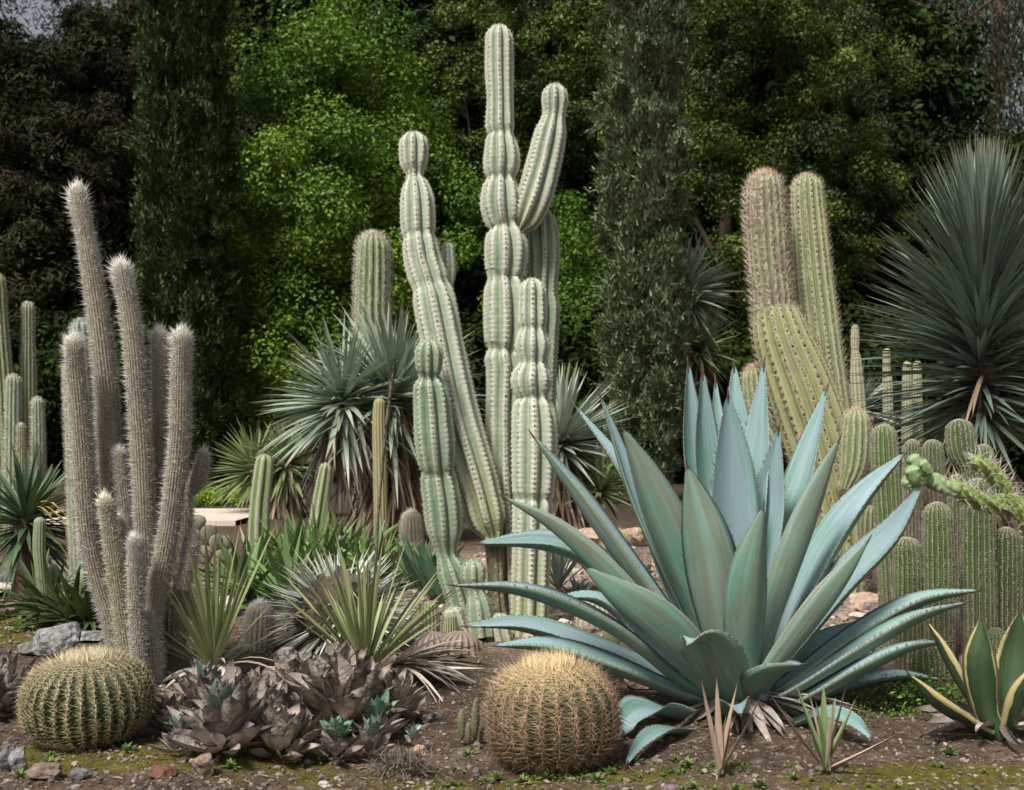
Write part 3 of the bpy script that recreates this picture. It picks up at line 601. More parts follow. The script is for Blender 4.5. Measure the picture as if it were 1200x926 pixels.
# --- small column + pads behind the dark strappy plant
t = thing('column_cactus', 'short smooth grey green column left of the woolly cluster', 'cactus', ground(52, 730))
M_PADC = mat('pale_pad', (.17, .21, .12), (.23, .27, .16), 6, .6, .2, .1, 50)
cstem(t, [(54, 735, 13), (48, 670, 13), (46, 640, 15), (47, 604, 13)], 6.5, 14, .1, M_PADC, 160, [('spines', GSPN, .03, spf(3, .6, .9, .2, .008, .0006))])
def pad(b, c, w, h, th, az, lean, rnd=0.):
    V, Fc = ICO[3]; X = V * np.array([w / 2, th / 2, h / 2]); X[:, 0] *= 1 + .25 * X[:, 2] / (h / 2); X[:, 2] += h / 2
    ca, sa = math.cos(lean), math.sin(lean); X = np.stack([X[:, 0] * ca + X[:, 2] * sa, X[:, 1], -X[:, 0] * sa + X[:, 2] * ca], 1)
    ca, sa = math.cos(az), math.sin(az); X = np.stack([X[:, 0] * ca - X[:, 1] * sa, X[:, 0] * sa + X[:, 1] * ca, X[:, 2]], 1)
    b.add(X + c, Fc, np.full((len(X), 3), rnd)); N = nrm(V); return X + c
def pads(label, base, lst, m, seed, name='prickly_pear', group=None):
    t = thing(name, label, 'cactus', base, group); rng = RNG(seed)
    for (px, py, Y, w, h, th, az, lean) in lst:
        b = MB(); X = pad(b, P(px, py, Y), w, h, th, az, lean, rng.random()); o = b.build('pad', m, t)
        q = MB(); k = rng.choice(len(X), min(len(X), 150), replace=False); C = X.mean(0); D = nrm(X[k] - C) ; spikes(q, X[k], D + .4 * rng.normal(size=D.shape), .006, .0005, rng.random(len(k))); q.build('spines', GSPN, o)
    return t
pads('pale rounded prickly pear pads beside the foot of the woolly cluster', ground(80, 712), [(62, 700, 6.6, .09, .20, .05, .3, 0), (100, 702, 6.5, .12, .19, .05, -.2, .1), (86, 712, 6.5, .1, .12, .05, .6, -.2)], M_PADC, 161)
M_PADG = mat('grey_pad', (.15, .145, .11), (.22, .20, .16), 6, .7, .2, .2, 40)
pads('heap of small grey prickly pear pads right of the woolly cluster', ground(248, 665), [(232, 622, 9.0, .13, .13, .06, 0, 0), (243, 640, 8.8, .13, .17, .06, .4, .1), (226, 642, 8.7, .15, .16, .06, -.5, 0), (252, 650, 8.7, .12, .16, .06, .8, .1), (262, 648, 8.9, .1, .15, .06, -.3, .2), (240, 662, 8.5, .14, .15, .07, .1, -.1), (258, 664, 8.5, .13, .13, .07, .5, .2), (223, 664, 8.5, .13, .15, .07, .3, -.2)], M_PADG, 162)
# --- spiny column behind the yucca
M_SPC = mat('spiny_column_skin', (.13, .19, .075), (.19, .25, .11), 4, .6, .2, .1, x=((.36, .38, .27), .65, 1.0))
M_GSP = mat('golden_spine', (.46, .33, .20), (.58, .45, .30), 10, .6, .2, z=.35, y=((.56, .40, .28), .75, 1.0))
t = thing('column_cactus', 'thick spiny column rising behind the large blue green yucca', 'cactus', tp(437, 13.4))
cstem(t, [(437, 621, 40), (437, 480, 42), (436, 360, 41), (437, 310, 40), (437, 272, 36)], 13.4, 15, .2, M_SPC, 170, [('spines', GSPN, .05, spf(7, .9, .9, .25, .075, .0032))], seg=.05)
# --- slim column beside the flower stalk, and two short ones
M_YEL = mat('yellow_column_skin', (.20, .19, .065), (.27, .25, .10), 4, .6, .2, .1, x=((.36, .32, .2), .6, 1.0))
M_FUZ = mat('short_fuzz', (.42, .36, .27), (.52, .47, .38), 10, .7, .1, z=.3)
t = thing('column_cactus', 'slim yellowish column in front of the large yucca trunk', 'cactus', ground(446, 668))
cstem(t, [(447, 668, 15), (446, 600, 16), (445, 540, 16), (444, 490, 15), (445, 464, 12)], 9.2, 12, .14, M_YEL, 171, [('spines', M_FUZ, .02, spf(5, .7, .9, .1, .012, .0008))])
t = thing('column_cactus', 'short upright green column with a pale ridge near the pale path', 'cactus', ground(303, 672))
cstem(t, [(302, 675, 25), (304, 600, 24), (309, 550, 22), (311, 530, 18)], 9.0, 6, .35, M_SPC, 172, [('spines', M_WSP, .018, spf(6, .8, .9, .1, .02, .0009))])
t = thing('column_cactus', 'short green column leaning right with a grey woolly tip', 'cactus', ground(370, 670))
cstem(t, [(365, 672, 20), (372, 610, 19), (379, 565, 17), (383, 541, 13)], 9.1, 6, .35, M_SPC, 173, [('spines', M_WSP, .018, spf(6, .8, .9, .1, .02, .0009))])
t = thing('column_cactus', 'little fuzzy grey old man cactus below the yucca trunk', 'cactus', ground(482, 660))
cstem(t, [(484, 660, 26), (482, 625, 26), (482, 598, 20)], 9.7, 18, .12, M_WOOL, 174, [('hairs', M_HAIR, .012, wool), ('hairs', M_HAIR, .009, wool)])
t = thing('column_cactus', 'round whitish woolly cactus behind the narrow leaved yucca', 'cactus', ground(303, 770))
cstem(t, [(303, 772, 30), (303, 740, 34), (306, 704, 26)], 5.7, 18, .12, M_WOOL, 175, [('hairs', M_HAIR, .006, wool)])

# --- small globes right of the nest yucca
M_GLO = mat('globe_skin', (.12, .19, .07), (.18, .25, .10), 4, .6, .2, x=((.42, .38, .25), .7, 1.0))
M_DEADC = mat('dead_cactus_skin', (.16, .11, .09), (.24, .175, .145), 6, .9, .1, .5, 30, x=((.3, .25, .22), .7, 1.0))
for lb, l, Y, m, s in (('small green column on the brown barrels, left of the tall cactus', [(503, 745, 24), (503, 725, 25), (502, 702, 20)], 5.9, M_GLO, 181), ('smaller green globe right of the small green column', [(529, 752, 15), (528, 735, 17), (528, 718, 13)], 5.85, M_GLO, 182),
                       ('withered brown barrel under the small green column', [(505, 782, 36), (507, 765, 48), (508, 738, 34)], 5.75, M_DEADC, 183), ('withered brown barrel at the foot of the tall cactus', [(535, 785, 40), (538, 768, 52), (541, 738, 34)], 5.7, M_DEADC, 184)):
    t = thing('globe_cactus', lb, 'cactus', tp(l[0][0], Y)); cstem(t, l, Y, 16, .18, m, s, [('spines', GSPN, .016, spf(5, .7, .9, .1, .010, .0006))], dome=.8)

# --- golden barrels
M_BAR = mat('barrel_skin', (.03, .052, .018), (.048, .078, .028), 6, .5, .3, .1, x=((.22, .17, .08), .75, 1.0, .8))
M_GOLD = mat('barrel_spine', (.26, .175, .115), (.41, .295, .19), 8, .5, .25, y=((.58, .45, .26), .45, .85), z=.35)
M_GOLDL = mat('barrel_spine_yellow', (.36, .30, .17), (.46, .39, .24), 8, .5, .25, y=((.45, .39, .25), .6, .85), z=.35)
M_BRN = mat('barrel_wool', (.25, .15, .07), (.36, .24, .12), 20, .9, .1, z=.4)
def barrel(label, px, pyb, pyt, wpx, tilt, msp, seed, ribs, kk, L, out=.55, sr=.0014):
    l = ground(px, pyb - 6); Y = l[1]; h = (pyb - pyt) * Y / F * .83; R = (wpx / 2 - 8) * Y / F
    t = thing('barrel_cactus', label, 'cactus', l, 'golden barrel cacti'); rng = RNG(seed)
    a = np.radians(np.linspace(-58, 87, 46)); ax = nrm(np.array([tilt[0], tilt[1], 1.])); zc = h * .50
    C = l + np.array([0, 0, zc]) + ax * (np.sign(a) * np.abs(np.sin(a)) ** .95 * h * .5)[:, None]; Rr = R * np.cos(a) ** .72
    b = MB(); rw = rows(b, C, Rr, ribs, .13, sharp=True, T=np.repeat(ax[None], len(a), 0), phase=.05, twist=.12, wob=.12, rnd=seed * .37); o = b.build('body', M_BAR, t)
    q = MB(); ar = areoles(rw, .0155, rng); Pp, N, T, s = ar; n = len(Pp); B = np.cross(T, N); dn = np.clip(.62 - s, 0, 1)[:, None] * 1.1
    for j in range(kk):
        c_ = (j % kk) / kk; an = c_ * 6.283 + rng.normal(size=n) * .25; f = out if j else 1.6
        D = N * f + np.cos(an)[:, None] * B * 1.15 + np.sin(an)[:, None] * T * .7 - T * dn * .5
        if j == 0: D = N * 1.2 - T * (.5 + dn) + T * np.clip(s - .8, 0, 1)[:, None] * 7 + B * .2 * rng.normal(size=(n, 1))
        spikes(q, Pp, D, L * (.7 + .5 * rng.random(n)) * (1.15 if j == 0 else .9), sr, rng.random(n), s)
    top = s > .86; Pt, Nt, st = Pp[top], N[top], s[top]
    for j in range(3): spikes(q, Pt, Nt + ax * .8 + .45 * rng.normal(size=Nt.shape), L * (.8 + .4 * rng.random(len(Pt))), .0015, rng.random(len(Pt)), st)
    q.build('spines', msp, o)
    q = MB(); k = 1500; u = rng.random(k) ** .5 * R * .26; th = rng.random(k) * 6.283; pt = C[-1] - ax * .012 + np.stack([u * np.cos(th), u * np.sin(th), 0 * u], 1)
    spikes(q, pt, ax + .5 * rng.normal(size=(k, 3)), .014 + .01 * rng.random(k), .0012, rng.random(k)); q.build('crown_wool', M_BRN, o)
barrel('low golden barrel cactus with green flanks at the left front', 103, 884, 764, 163, (-.05, -.06), M_GOLDL, 191, 31, 8, .034, .34)
barrel('round golden barrel cactus with long tan spines beside the big agave', 647, 896, 760, 164, (-.06, .02), M_GOLD, 192, 24, 13, .060, .5, .0016)

# --- the two thick spiny columns at the right
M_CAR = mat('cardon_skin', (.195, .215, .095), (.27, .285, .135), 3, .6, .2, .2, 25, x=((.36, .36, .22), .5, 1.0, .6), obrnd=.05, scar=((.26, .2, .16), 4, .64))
M_CARP = mat('cardon_pale_skin', (.175, .22, .095), (.25, .295, .14), 3, .6, .2, .2, 25, x=((.38, .39, .27), .55, 1.0), scar=((.27, .21, .18), 4, .62))
M_DKA = mat('dark_areole', (.08, .055, .045), (.16, .12, .10), 30, .95, .05, z=.4)
M_RSP = mat('reddish_spine', (.40, .31, .22), (.56, .46, .34), 10, .6, .2, z=.35)
M_TANS_ = mat('tan_spine', (.42, .35, .26), (.58, .50, .39), 10, .6, .2, z=.35, y=((.52, .36, .24), .9, 1.0))
M_WEA = mat('weathered_skin', (.175, .20, .095), (.25, .27, .14), 3, .7, .2, .3, 25, x=((.40, .38, .28), .55, 1.0), scar=((.25, .195, .17), 3.2, .50))
t = thing('column_cactus', 'thick spiny yellow green cactus with two upright columns right of the agave', 'cactus', ground(985, 700))
CA = [('areoles', M_DKA, .055, dots(.0085, .6)), ('spines', M_RSP, .055, spf(6, .8, .9, .0, .045, .002))]
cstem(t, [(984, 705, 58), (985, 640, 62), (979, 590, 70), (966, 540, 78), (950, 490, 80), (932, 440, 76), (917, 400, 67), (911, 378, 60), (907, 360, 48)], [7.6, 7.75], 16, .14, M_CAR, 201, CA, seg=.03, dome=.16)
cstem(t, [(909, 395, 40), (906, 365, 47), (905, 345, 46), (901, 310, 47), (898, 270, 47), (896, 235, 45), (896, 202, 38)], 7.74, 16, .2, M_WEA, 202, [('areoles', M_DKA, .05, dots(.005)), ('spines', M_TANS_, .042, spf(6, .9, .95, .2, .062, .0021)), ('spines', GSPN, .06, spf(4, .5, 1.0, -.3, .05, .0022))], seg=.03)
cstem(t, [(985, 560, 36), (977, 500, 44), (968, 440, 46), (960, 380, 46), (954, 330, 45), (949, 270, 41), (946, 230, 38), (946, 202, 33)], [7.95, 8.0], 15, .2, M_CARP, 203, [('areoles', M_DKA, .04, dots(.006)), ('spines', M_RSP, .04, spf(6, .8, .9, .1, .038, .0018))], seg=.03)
cstem(t, [(905, 520, 40), (893, 490, 36), (886, 460, 32), (883, 430, 27)], 7.9, 13, .18, M_CARP, 204, [('spines', M_RSP, .035, spf(9, .9, .9, .2, .05, .0013))])
cstem(t, [(992, 570, 20), (1000, 548, 32), (1003, 515, 35), (1004, 480, 28)], 7.4, 13, .2, M_SPC, 205, [('spines', M_RSP, .03, spf(8, .9, .9, .1, .04, .0012))], base='round')
cstem(t, [(1010, 585, 16), (1016, 565, 24), (1018, 540, 22)], 7.45, 12, .2, M_SPC, 206, [('spines', M_RSP, .03, spf(8, .9, .9, .1, .035, .0012))], base='round')
t = thing('column_cactus', 'slim green column at the foot of the thick spiny cactus', 'cactus', ground(952, 690))
cstem(t, [(955, 692, 16), (953, 650, 16), (952, 611, 13)], 7.2, 9, .2, M_SPC, 207, [('spines', GSPN, .02, spf(5, .8, .9, .1, .012, .0008))])
M_THIN = mat('thin_column_skin', (.21, .23, .12), (.29, .30, .17), 4, .6, .2, .1, x=((.42, .40, .28), .6, 1))
for lb, l, Y, s in (('tallest of the thin pale columns between spiny cactus and big yucca', [(1010, 600, 20), (1008, 520, 18), (1006, 470, 17), (1004, 440, 15), (1003, 420, 12), (1002, 412, 9), (1002, 398, 10), (1002, 380, 8)], 11, 211),
                    ('thin pale column just left of the big yucca leaves', [(1042, 600, 14), (1041, 500, 12), (1040, 450, 12), (1039, 432, 9), (1039, 404, 9)], 12, 212), ('thin pale column seen through the yucca leaf tips', [(1064, 600, 14), (1063, 500, 13), (1063, 420, 10)], 12.3, 213),
                    ('thin pale column furthest right behind the yucca leaves', [(1076, 600, 13), (1075, 480, 12), (1075, 420, 10)], 12.6, 214)):
    t = thing('column_cactus', lb, 'cactus', tp(l[0][0], Y), 'thin pale columns'); cstem(t, l, Y, 9, .22, M_THIN, s, [('spines', GSPN, .05, spf(4, .8, .9, .1, .02, .0012))], seg=.04)

# --- torch cacti at the right
M_TOR = mat('torch_skin', (.055, .095, .028), (.085, .13, .045), 5, .55, .25, .1, x=((.24, .20, .145), .6, 1.0, .7), y=((.15, .125, .085), .7, .05, .7), obrnd=.28)
M_TORB = mat('brown_torch_skin', (.07, .11, .035), (.10, .14, .055), 5, .6, .2, .3, x=((.24, .20, .145), .6, 1.0, .7), y=((.13, .10, .08), .92, .7), obrnd=.15)
M_TSP = mat('torch_spine', (.44, .38, .33), (.57, .51, .45), 10, .6, .2, z=.3)
TS = [('spines', M_TSP, .0125, spf(4, .65, .95, .0, .0125, .0011))]
tor = [('torch cactus at the left end of the right hand group', [(1050, 800, 34), (1046, 700, 34), (1041, 606, 35), (1037, 540, 36), (1035, 497, 30)], [5.35, 5.4], 17), ('torch cactus with a low green dome in front of the left end', [(1064, 800, 34), (1064, 720, 37), (1064, 660, 37), (1062, 628, 31)], 5.05, 18),
       ('front torch cactus with a tall green dome, middle of the group', [(1100, 810, 38), (1100, 720, 39), (1099, 640, 39), (1098, 588, 33)], 5.0, 18), ('small topped torch cactus behind, left one of the pair', [(1072, 780, 24), (1070, 620, 24), (1069, 550, 24), (1069, 515, 20)], 5.9, 15),
       ('small topped torch cactus behind, right one of the pair', [(1098, 780, 30), (1096, 620, 30), (1094, 560, 32), (1093, 514, 27)], 6.1, 17), ('tallest torch cactus with a swollen head tilting left', [(1150, 800, 38), (1149, 700, 38), (1146, 600, 37), (1136, 550, 30), (1128, 530, 36), (1125, 510, 36), (1124, 491, 29)], [5.4, 5.5], 18),
       ('thick torch cactus right of centre behind the green spiny arm', [(1148, 812, 42), (1147, 720, 43), (1146, 640, 42), (1146, 590, 40), (1146, 560, 32)], 5.15, 18), ('shadowy torch cactus at the right end of the group', [(1180, 790, 34), (1180, 720, 34), (1180, 650, 34), (1180, 616, 29)], 5.2, 17),
       ('narrow torch cactus between the front one and the thick one', [(1124, 800, 25), (1124, 700, 26), (1122, 600, 26), (1122, 555, 20)], 5.45, 15), ('torch cactus behind the swollen head, far right', [(1156, 780, 26), (1155, 620, 26), (1153, 550, 25), (1152, 517, 21)], 6.2, 15),
       ('torch cactus half hidden at the right edge behind the others', [(1200, 790, 34), (1202, 700, 34), (1203, 620, 30)], 5.7, 16)]
for k, (lb, l, Y, rb) in enumerate(tor):
    yb = Y if np.ndim(Y) == 0 else Y[0]; t = thing('torch_cactus', lb, 'cactus', tp(l[0][0], yb), 'torch cacti at the right'); cstem(t, [(a, b_, c * (.84 if k in (3, 4, 8, 9) else .92)) for a, b_, c in l], Y, rb, .28, M_TORB if k in (3, 4, 8, 9) else M_TOR, 220 + k, TS, seg=.02, sharp=True)
for k, (lb, l, Y) in enumerate([('small round young torch cactus beside the striped agave', [(1168, 800, 16), (1168, 765, 24), (1168, 735, 18)], 4.9), ('low young torch cactus dome at the foot of the thick one', [(1134, 800, 18), (1135, 785, 22), (1135, 764, 16)], 4.85), ('low young torch cactus dome at the foot of the front one', [(1085, 800, 30), (1083, 780, 36), (1082, 750, 28)], 4.85)]):
    t = thing('torch_cactus', lb, 'cactus', tp(l[0][0], Y), 'young torch cacti'); cstem(t, l, Y, 15, .17, M_TOR, 240 + k, TS, seg=.012, sharp=True, base='round')

# --- green spiny arm of a cholla coming in from the right edge
M_CHO = mat('cholla_skin', (.16, .24, .06), (.24, .31, .09), 9, .5, .3, .6, 30)
M_CHON = mat('cholla_knob_skin', (.20, .30, .13), (.28, .37, .19), 9, .45, .35, .2, 40)
t = thing('cholla_cactus', 'bright green knobbly cholla with long pale spines reaching in at the right', 'cactus', tp(1240, 4.6))
CHS = [('spines', M_WSP, .028, spf(3, .9, .7, .0, .066, .0012))]
def cho(l, Y, s, m=M_CHO, sp=CHS, rb=6): cstem(t, l, Y, rb, .22, m, s, sp, twist=9.0, base='round', seg=.006, scal=(.09, .03), name='joint')
cho([(1242, 828, 38), (1240, 740, 36), (1228, 660, 32), (1206, 606, 26)], [4.6, 4.58], 251)
cho([(1208, 612, 22), (1192, 596, 24), (1178, 585, 23), (1160, 592, 20)], 4.57, 252)
cho([(1180, 590, 20), (1166, 592, 22), (1146, 586, 22), (1130, 578, 21), (1112, 566, 17)], [4.57, 4.5], 253)
cho([(1180, 582, 20), (1174, 568, 21), (1160, 552, 20), (1147, 543, 18), (1142, 536, 12)], [4.58, 4.5], 254)
cho([(1118, 574, 16), (1105, 570, 20), (1092, 563, 21), (1082, 558, 14)], 4.49, 255, M_CHON, [], 4)
for k, (x0, y0, x1, y1, wd) in enumerate([(1084, 560, 1056, 566, 20), (1080, 552, 1066, 532, 19), (1088, 552, 1078, 538, 14), (1070, 558, 1058, 572, 14), (1072, 560, 1066, 544, 20)]):
    cho([(x0, y0, wd * .8), ((x0 + x1) / 2, (y0 + y1) / 2, wd), (x1, y1, wd * .7)], 4.48 - .02 * k, 260 + k, M_CHON, [], 4)
# ------------------------------------------------------------------ yuccas
M_TRK = mat('yucca_trunk', (.09, .065, .05), (.17, .13, .10), 8, .95, .1, 1.0, 30)
M_DRY = mat('dry_leaf', (.20, .145, .10), (.33, .26, .19), 2, .85, .15, z=.55)
M_DRYG = mat('grey_dry_leaf', (.25, .22, .18), (.38, .34, .29), 2, .85, .15, z=.5)
def lf(name, c1, c2, tip=None, edge=None, z=.35, rough=.45, trans=.08, spec=.4):
    return mat(name, c1, c2, 1.5, rough, spec, z=z, trans=trans, x=(tip, .8, 1.0) if tip else None, y=(edge, .75, 1.0, .7) if edge else None, obrnd=.06)
M_YBLUE = lf('blue_yucca_leaf', (.22, .30, .22), (.30, .375, .285), (.34, .28, .18), (.44, .48, .38))
M_YGRN = lf('green_yucca_leaf', (.14, .205, .075), (.20, .265, .115), (.3, .25, .12), (.25, .28, .15))
M_YPALE = lf('pale_yucca_leaf', (.25, .31, .24), (.34, .40, .32), (.42, .35, .24), (.5, .52, .43))
M_YDARK = lf('dark_yucca_leaf', (.10, .15, .112), (.16, .21, .165), (.2, .18, .12), (.26, .31, .26), .4)
def head(t, c, n, L, W, m, seed, emin=-35, axis=0.0, axdir=(0, 0, 1), droop=.10, fold=.35, prof='yucca', lj=.3, name='leaf_crown', nseg=5, r0=.04):
    rng = RNG(seed); D = sph(n, rng, emin, 88); D = nrm(D + .10 * rng.normal(size=D.shape)); f = (D[:, 2:3] + 1) / 2
    O = np.asarray(c) + np.asarray(axdir, float) * axis * (f - 1) + D * r0
    b = MB(); blades(b, O, D, L * (1 - lj + lj * 1.3 * rng.random(n)), W * (.8 + .4 * rng.random(n)), droop * (1.6 - f[:, 0]) * (.5 + rng.random(n)), rng, nseg=nseg, fold=fold, prof=prof, twist=.5)
    return b.build(name, m, t)
def skirt(t, c, h, r, n, L, W, m, seed, name='dead_skirt'):
    rng = RNG(seed); a = rng.random(n) * 6.283; o = np.stack([np.cos(a), np.sin(a), 0 * a], 1); zz = rng.random(n) ** .7
    O = np.asarray(c) + o * (r * (.4 + .5 * rng.random(n)))[:, None] - np.array([0, 0, 1.]) * (zz * h)[:, None]
    D = nrm(o * (.55 - .35 * zz)[:, None] + np.array([0, 0, -1.]) + .22 * rng.normal(size=(n, 3)))
    b = MB(); blades(b, O, D, L * (.6 + .7 * rng.random(n)), W * (.6 + .6 * rng.random(n)), .05, rng, nseg=4, fold=.5, prof='yucca', twist=1.2); return b.build(name, m, t)
def trunk(t, pts, rad, m=None): b = MB(); tube(b, pts, rad, 14, wob=.3); return b.build('trunk', m or M_TRK, t)

Yc = 11.8
t = thing('yucca', 'large blue green spiky yucca with a hanging dry skirt left of the tall cactus', 'yucca', tp(468, Yc))
b0 = tp(468, Yc); h1 = P(460, 458, Yc); h2 = P(402, 462, 11.5)
trunk(t, [b0 - [0, 0, .1], b0 + [0, 0, .6], h1 - [0, 0, .2], h1], [.26, .22, .17, .1]); trunk(t, [b0 + [0, 0, .5], (b0 + h2) / 2 + [-.1, 0, .15], h2], [.17, .14, .08])
head(t, h1, 330, 1.08, .058, M_YBLUE, 301, -32, .22, droop=.08); head(t, h2, 280, .88, .05, M_YBLUE, 302, -38, .25, droop=.14)
skirt(t, h1 - [0, 0, .1], 1.0, .30, 420, .62, .045, M_DRY, 303); skirt(t, h2 - [0, 0, .12], .5, .24, 200, .55, .045, M_DRYG, 304)
t = thing('yucca', 'pale blue green yucca with dry skirt between tall cactus and grey cypress', 'yucca', tp(664, 12.2))
b0 = tp(664, 12.2); h1 = P(657, 512, 12.2); h2 = P(704, 572, 12.0)
trunk(t, [b0 - [0, 0, .1], b0 + [0, 0, .5], h1], [.24, .2, .12]); trunk(t, [b0 + [.1, 0, .1], h2], [.12, .08])
head(t, h1, 270, .90, .052, M_YPALE, 305, -30, .2, droop=.07); head(t, h2, 90, .48, .04, M_YGRN, 306, -25, .1)
skirt(t, h1 - [0, 0, .08], .75, .26, 320, .5, .042, M_DRY, 307)
t = thing('yucca', 'yellow green yucca with two round heads beyond the pale path', 'yucca', tp(330, 15.6))
b0 = tp(330, 15.6); h1 = P(334, 540, 15.6); h2 = P(298, 545, 15.9)
trunk(t, [b0 - [0, 0, .1], h1], [.24, .12]); trunk(t, [b0 + [-.1, 0, .05], h2], [.18, .1])
head(t, h1, 220, .66, .045, M_YGRN, 308, -35, .2, droop=.1); head(t, h2, 220, .72, .045, M_YGRN, 309, -35, .2, droop=.1); skirt(t, h1 - [0, 0, .05], .6, .22, 220, .45, .05, M_DRY, 310)
t = thing('yucca', 'tall pale yucca head peeking out on both sides of the grey cypress', 'yucca', tp(772, 21.6))
b0 = tp(772, 21.6); h1 = P(803, 335, 20.6); h2 = P(818, 405, 20.4); trunk(t, [b0 - [0, 0, .1], b0 + [.1, -.3, 1.8], h1], [.28, .22, .14])
head(t, h1, 300, 1.1, .07, M_YPALE, 311, -40, .4, droop=.1); head(t, h2, 160, .9, .06, M_YGRN, 341, -40, .2, droop=.1); skirt(t, h1 - [0, 0, .2], 1.6, .3, 260, .8, .06, M_DRY, 312)
t = thing('yucca', 'huge dark green yucca with a tall dense head at the right edge', 'yucca', tp(1152, 8.2))
b0 = tp(1152, 8.2); top = P(1150, 318, 8.2); trunk(t, [b0 - [0, 0, .1], b0 + [0, 0, .6], P(1150, 480, 8.2), top], [.2, .17, .13, .05])
rng = RNG(313); n = 900; q = rng.random(n); el = np.radians(-20 + 108 * np.clip(q, 0, 1) ** 1.15 + rng.normal(size=n) * 5); az = np.arange(n) * 2.39996
D = np.stack([np.cos(el) * np.cos(az), np.cos(el) * np.sin(az), np.sin(el)], 1); O = P(1150, 492, 8.2) * (1 - np.clip(q * 1.15, 0, 1))[:, None] + top * np.clip(q * 1.15, 0, 1)[:, None] + D * .03
b = MB(); blades(b, O, D, (.90 + .12 * rng.random(n)), .036 * (.8 + .4 * rng.random(n)), .02 + .10 * (1 - q) * rng.random(n), rng, nseg=5, fold=.4, twist=.5); b.build('leaf_crown', M_YDARK, t)
skirt(t, P(1150, 505, 8.2), .8, .2, 220, .5, .03, M_DRY, 314)
rng = RNG(317); b = MB(); k = 3; D = nrm(np.stack([rng.normal(size=k), -.6 - rng.random(k), -.4 - .5 * rng.random(k)], 1)); blades(b, np.repeat(P(1152, 440, 8.0)[None], k, 0), D, .6, .03, .25, rng, fold=.5); b.build('dead_leaf', M_DRY, t)
t = thing('yucca', 'low dark green spiky yucca at the left edge with some yellowed leaves', 'yucca', tp(30, 7.4))
h1 = P(30, 606, 7.4); trunk(t, [tp(30, 7.4) - [0, 0, .05], h1], [.10, .08]); head(t, h1, 200, .50, .036, lf('left_yucca_leaf', (.05, .10, .05), (.09, .145, .07), (.2, .17, .07), (.2, .22, .12)), 315, -45, .12, droop=.12)
rng = RNG(316); b = MB(); k = 26; D = nrm(np.stack([.7 + .3 * rng.random(k), -.3 + .6 * rng.normal(size=k), .5 + .4 * rng.normal(size=k)], 1)); blades(b, h1 + .04 * D, D, .45, .026, .55, rng, fold=.4); b.build('yellow_leaf', mat('yellow_leaf', (.25, .19, .06), (.35, .27, .10), 3, .7, z=.3), t)
t = thing('yucca', 'low yucca of light leaves behind the reddish topped spiny arm', 'yucca', tp(1000, 11.3)); h1 = P(1006, 478, 11.3); trunk(t, [tp(1000, 11.3) - [0, 0, .05], h1], [.15, .1]); head(t, h1, 130, .48, .035, M_YPALE, 318, -30, .1)

# sword leaved clumps
M_SWORD = lf('sword_leaf', (.09, .175, .045), (.155, .25, .085), (.22, .2, .1), (.16, .2, .09), .45, .4, .15)
M_SWORDB = lf('blue_sword_leaf', (.05, .14, .075), (.085, .19, .11), (.2, .2, .12), (.22, .22, .08), .3, .4, .12)
t = thing('sword_plant', 'wide clump of green sword shaped leaves below the large yucca', 'plant', ground(378, 694)); rng = RNG(320)
for k, (px, py, n) in enumerate([(375, 690, 52), (335, 694, 36), (420, 692, 40), (352, 684, 34), (402, 682, 34), (300, 700, 30), (445, 696, 22), (285, 716, 26), (338, 722, 26)]):
    head(t, ground(px, py, .03), int(n * 1.6), .62 if k in (0, 3, 4) else .52, .05, M_SWORD, 321 + k, 14, .05, droop=.16, fold=.35, prof='aloe', name='rosette')
skirt(t, ground(440, 682, .25), .2, .2, 60, .3, .04, M_DRYG, 329, 'dead_leaves')
t = thing('sword_plant', 'small clump of upright blue green leaves left of the tall cactus foot', 'plant', ground(500, 708))
for k, (px, py) in enumerate([(490, 708), (506, 712), (520, 716)]): head(t, ground(px, py, .03), 18, .40, .06, M_SWORDB, 330 + k, 48, .05, droop=.08, prof='aloe', name='rosette')
t = thing('strap_plant', 'dark glossy strap leaved clump behind the grey boulder at left', 'plant', ground(84, 738))
M_STRAP = lf('strap_leaf', (.035, .065, .02), (.075, .11, .035), None, (.15, .16, .07), .5, .3, .1, .6)
for k, (px, py) in enumerate([(84, 736), (62, 730), (104, 738), (46, 722)]): head(t, ground(px, py, .04), 34, .40, .045, M_STRAP, 334 + k, 5, .05, droop=.38, prof='aloe', nseg=8, name='rosette')

# narrow leaved yuccas and the nest in the middle foreground
M_NARR = lf('narrow_leaf', (.20, .245, .095), (.29, .325, .15), (.3, .22, .12), (.40, .42, .27), .3)
M_WHIT = lf('whitish_leaf', (.42, .46, .40), (.58, .61, .55), (.4, .34, .25), None, .35)
def spray(t, base, n, L, W, el, m, seed, droop=.06, name='leaf_crown', az=(0, 360)):
    rng = RNG(seed); e = np.radians(el[0] + (el[1] - el[0]) * rng.random(n) ** .8); a = np.radians(az[0] + (az[1] - az[0]) * (np.arange(n) + rng.random(n)) / n)
    D = np.stack([np.cos(e) * np.cos(a), np.cos(e) * np.sin(a), np.sin(e)], 1); b = MB(); blades(b, base + D * .02, D, L * (.65 + .5 * rng.random(n)), W * (.8 + .4 * rng.random(n)), droop * rng.random(n) * 2, rng, nseg=6, fold=.45, prof='grass', twist=.5); return b.build(name, m, t)
l = ground(250, 792); t = thing('narrow_yucca', 'narrow leaved yellow green yucca in front of the woolly cluster', 'yucca', l); spray(t, l + [0, 0, .03], 50, .62, .021, (34, 87), M_NARR, 340); spray(t, l + [0, 0, .02], 30, .4, .02, (5, 40), M_DRYG, 342, .3, 'dead_leaves')
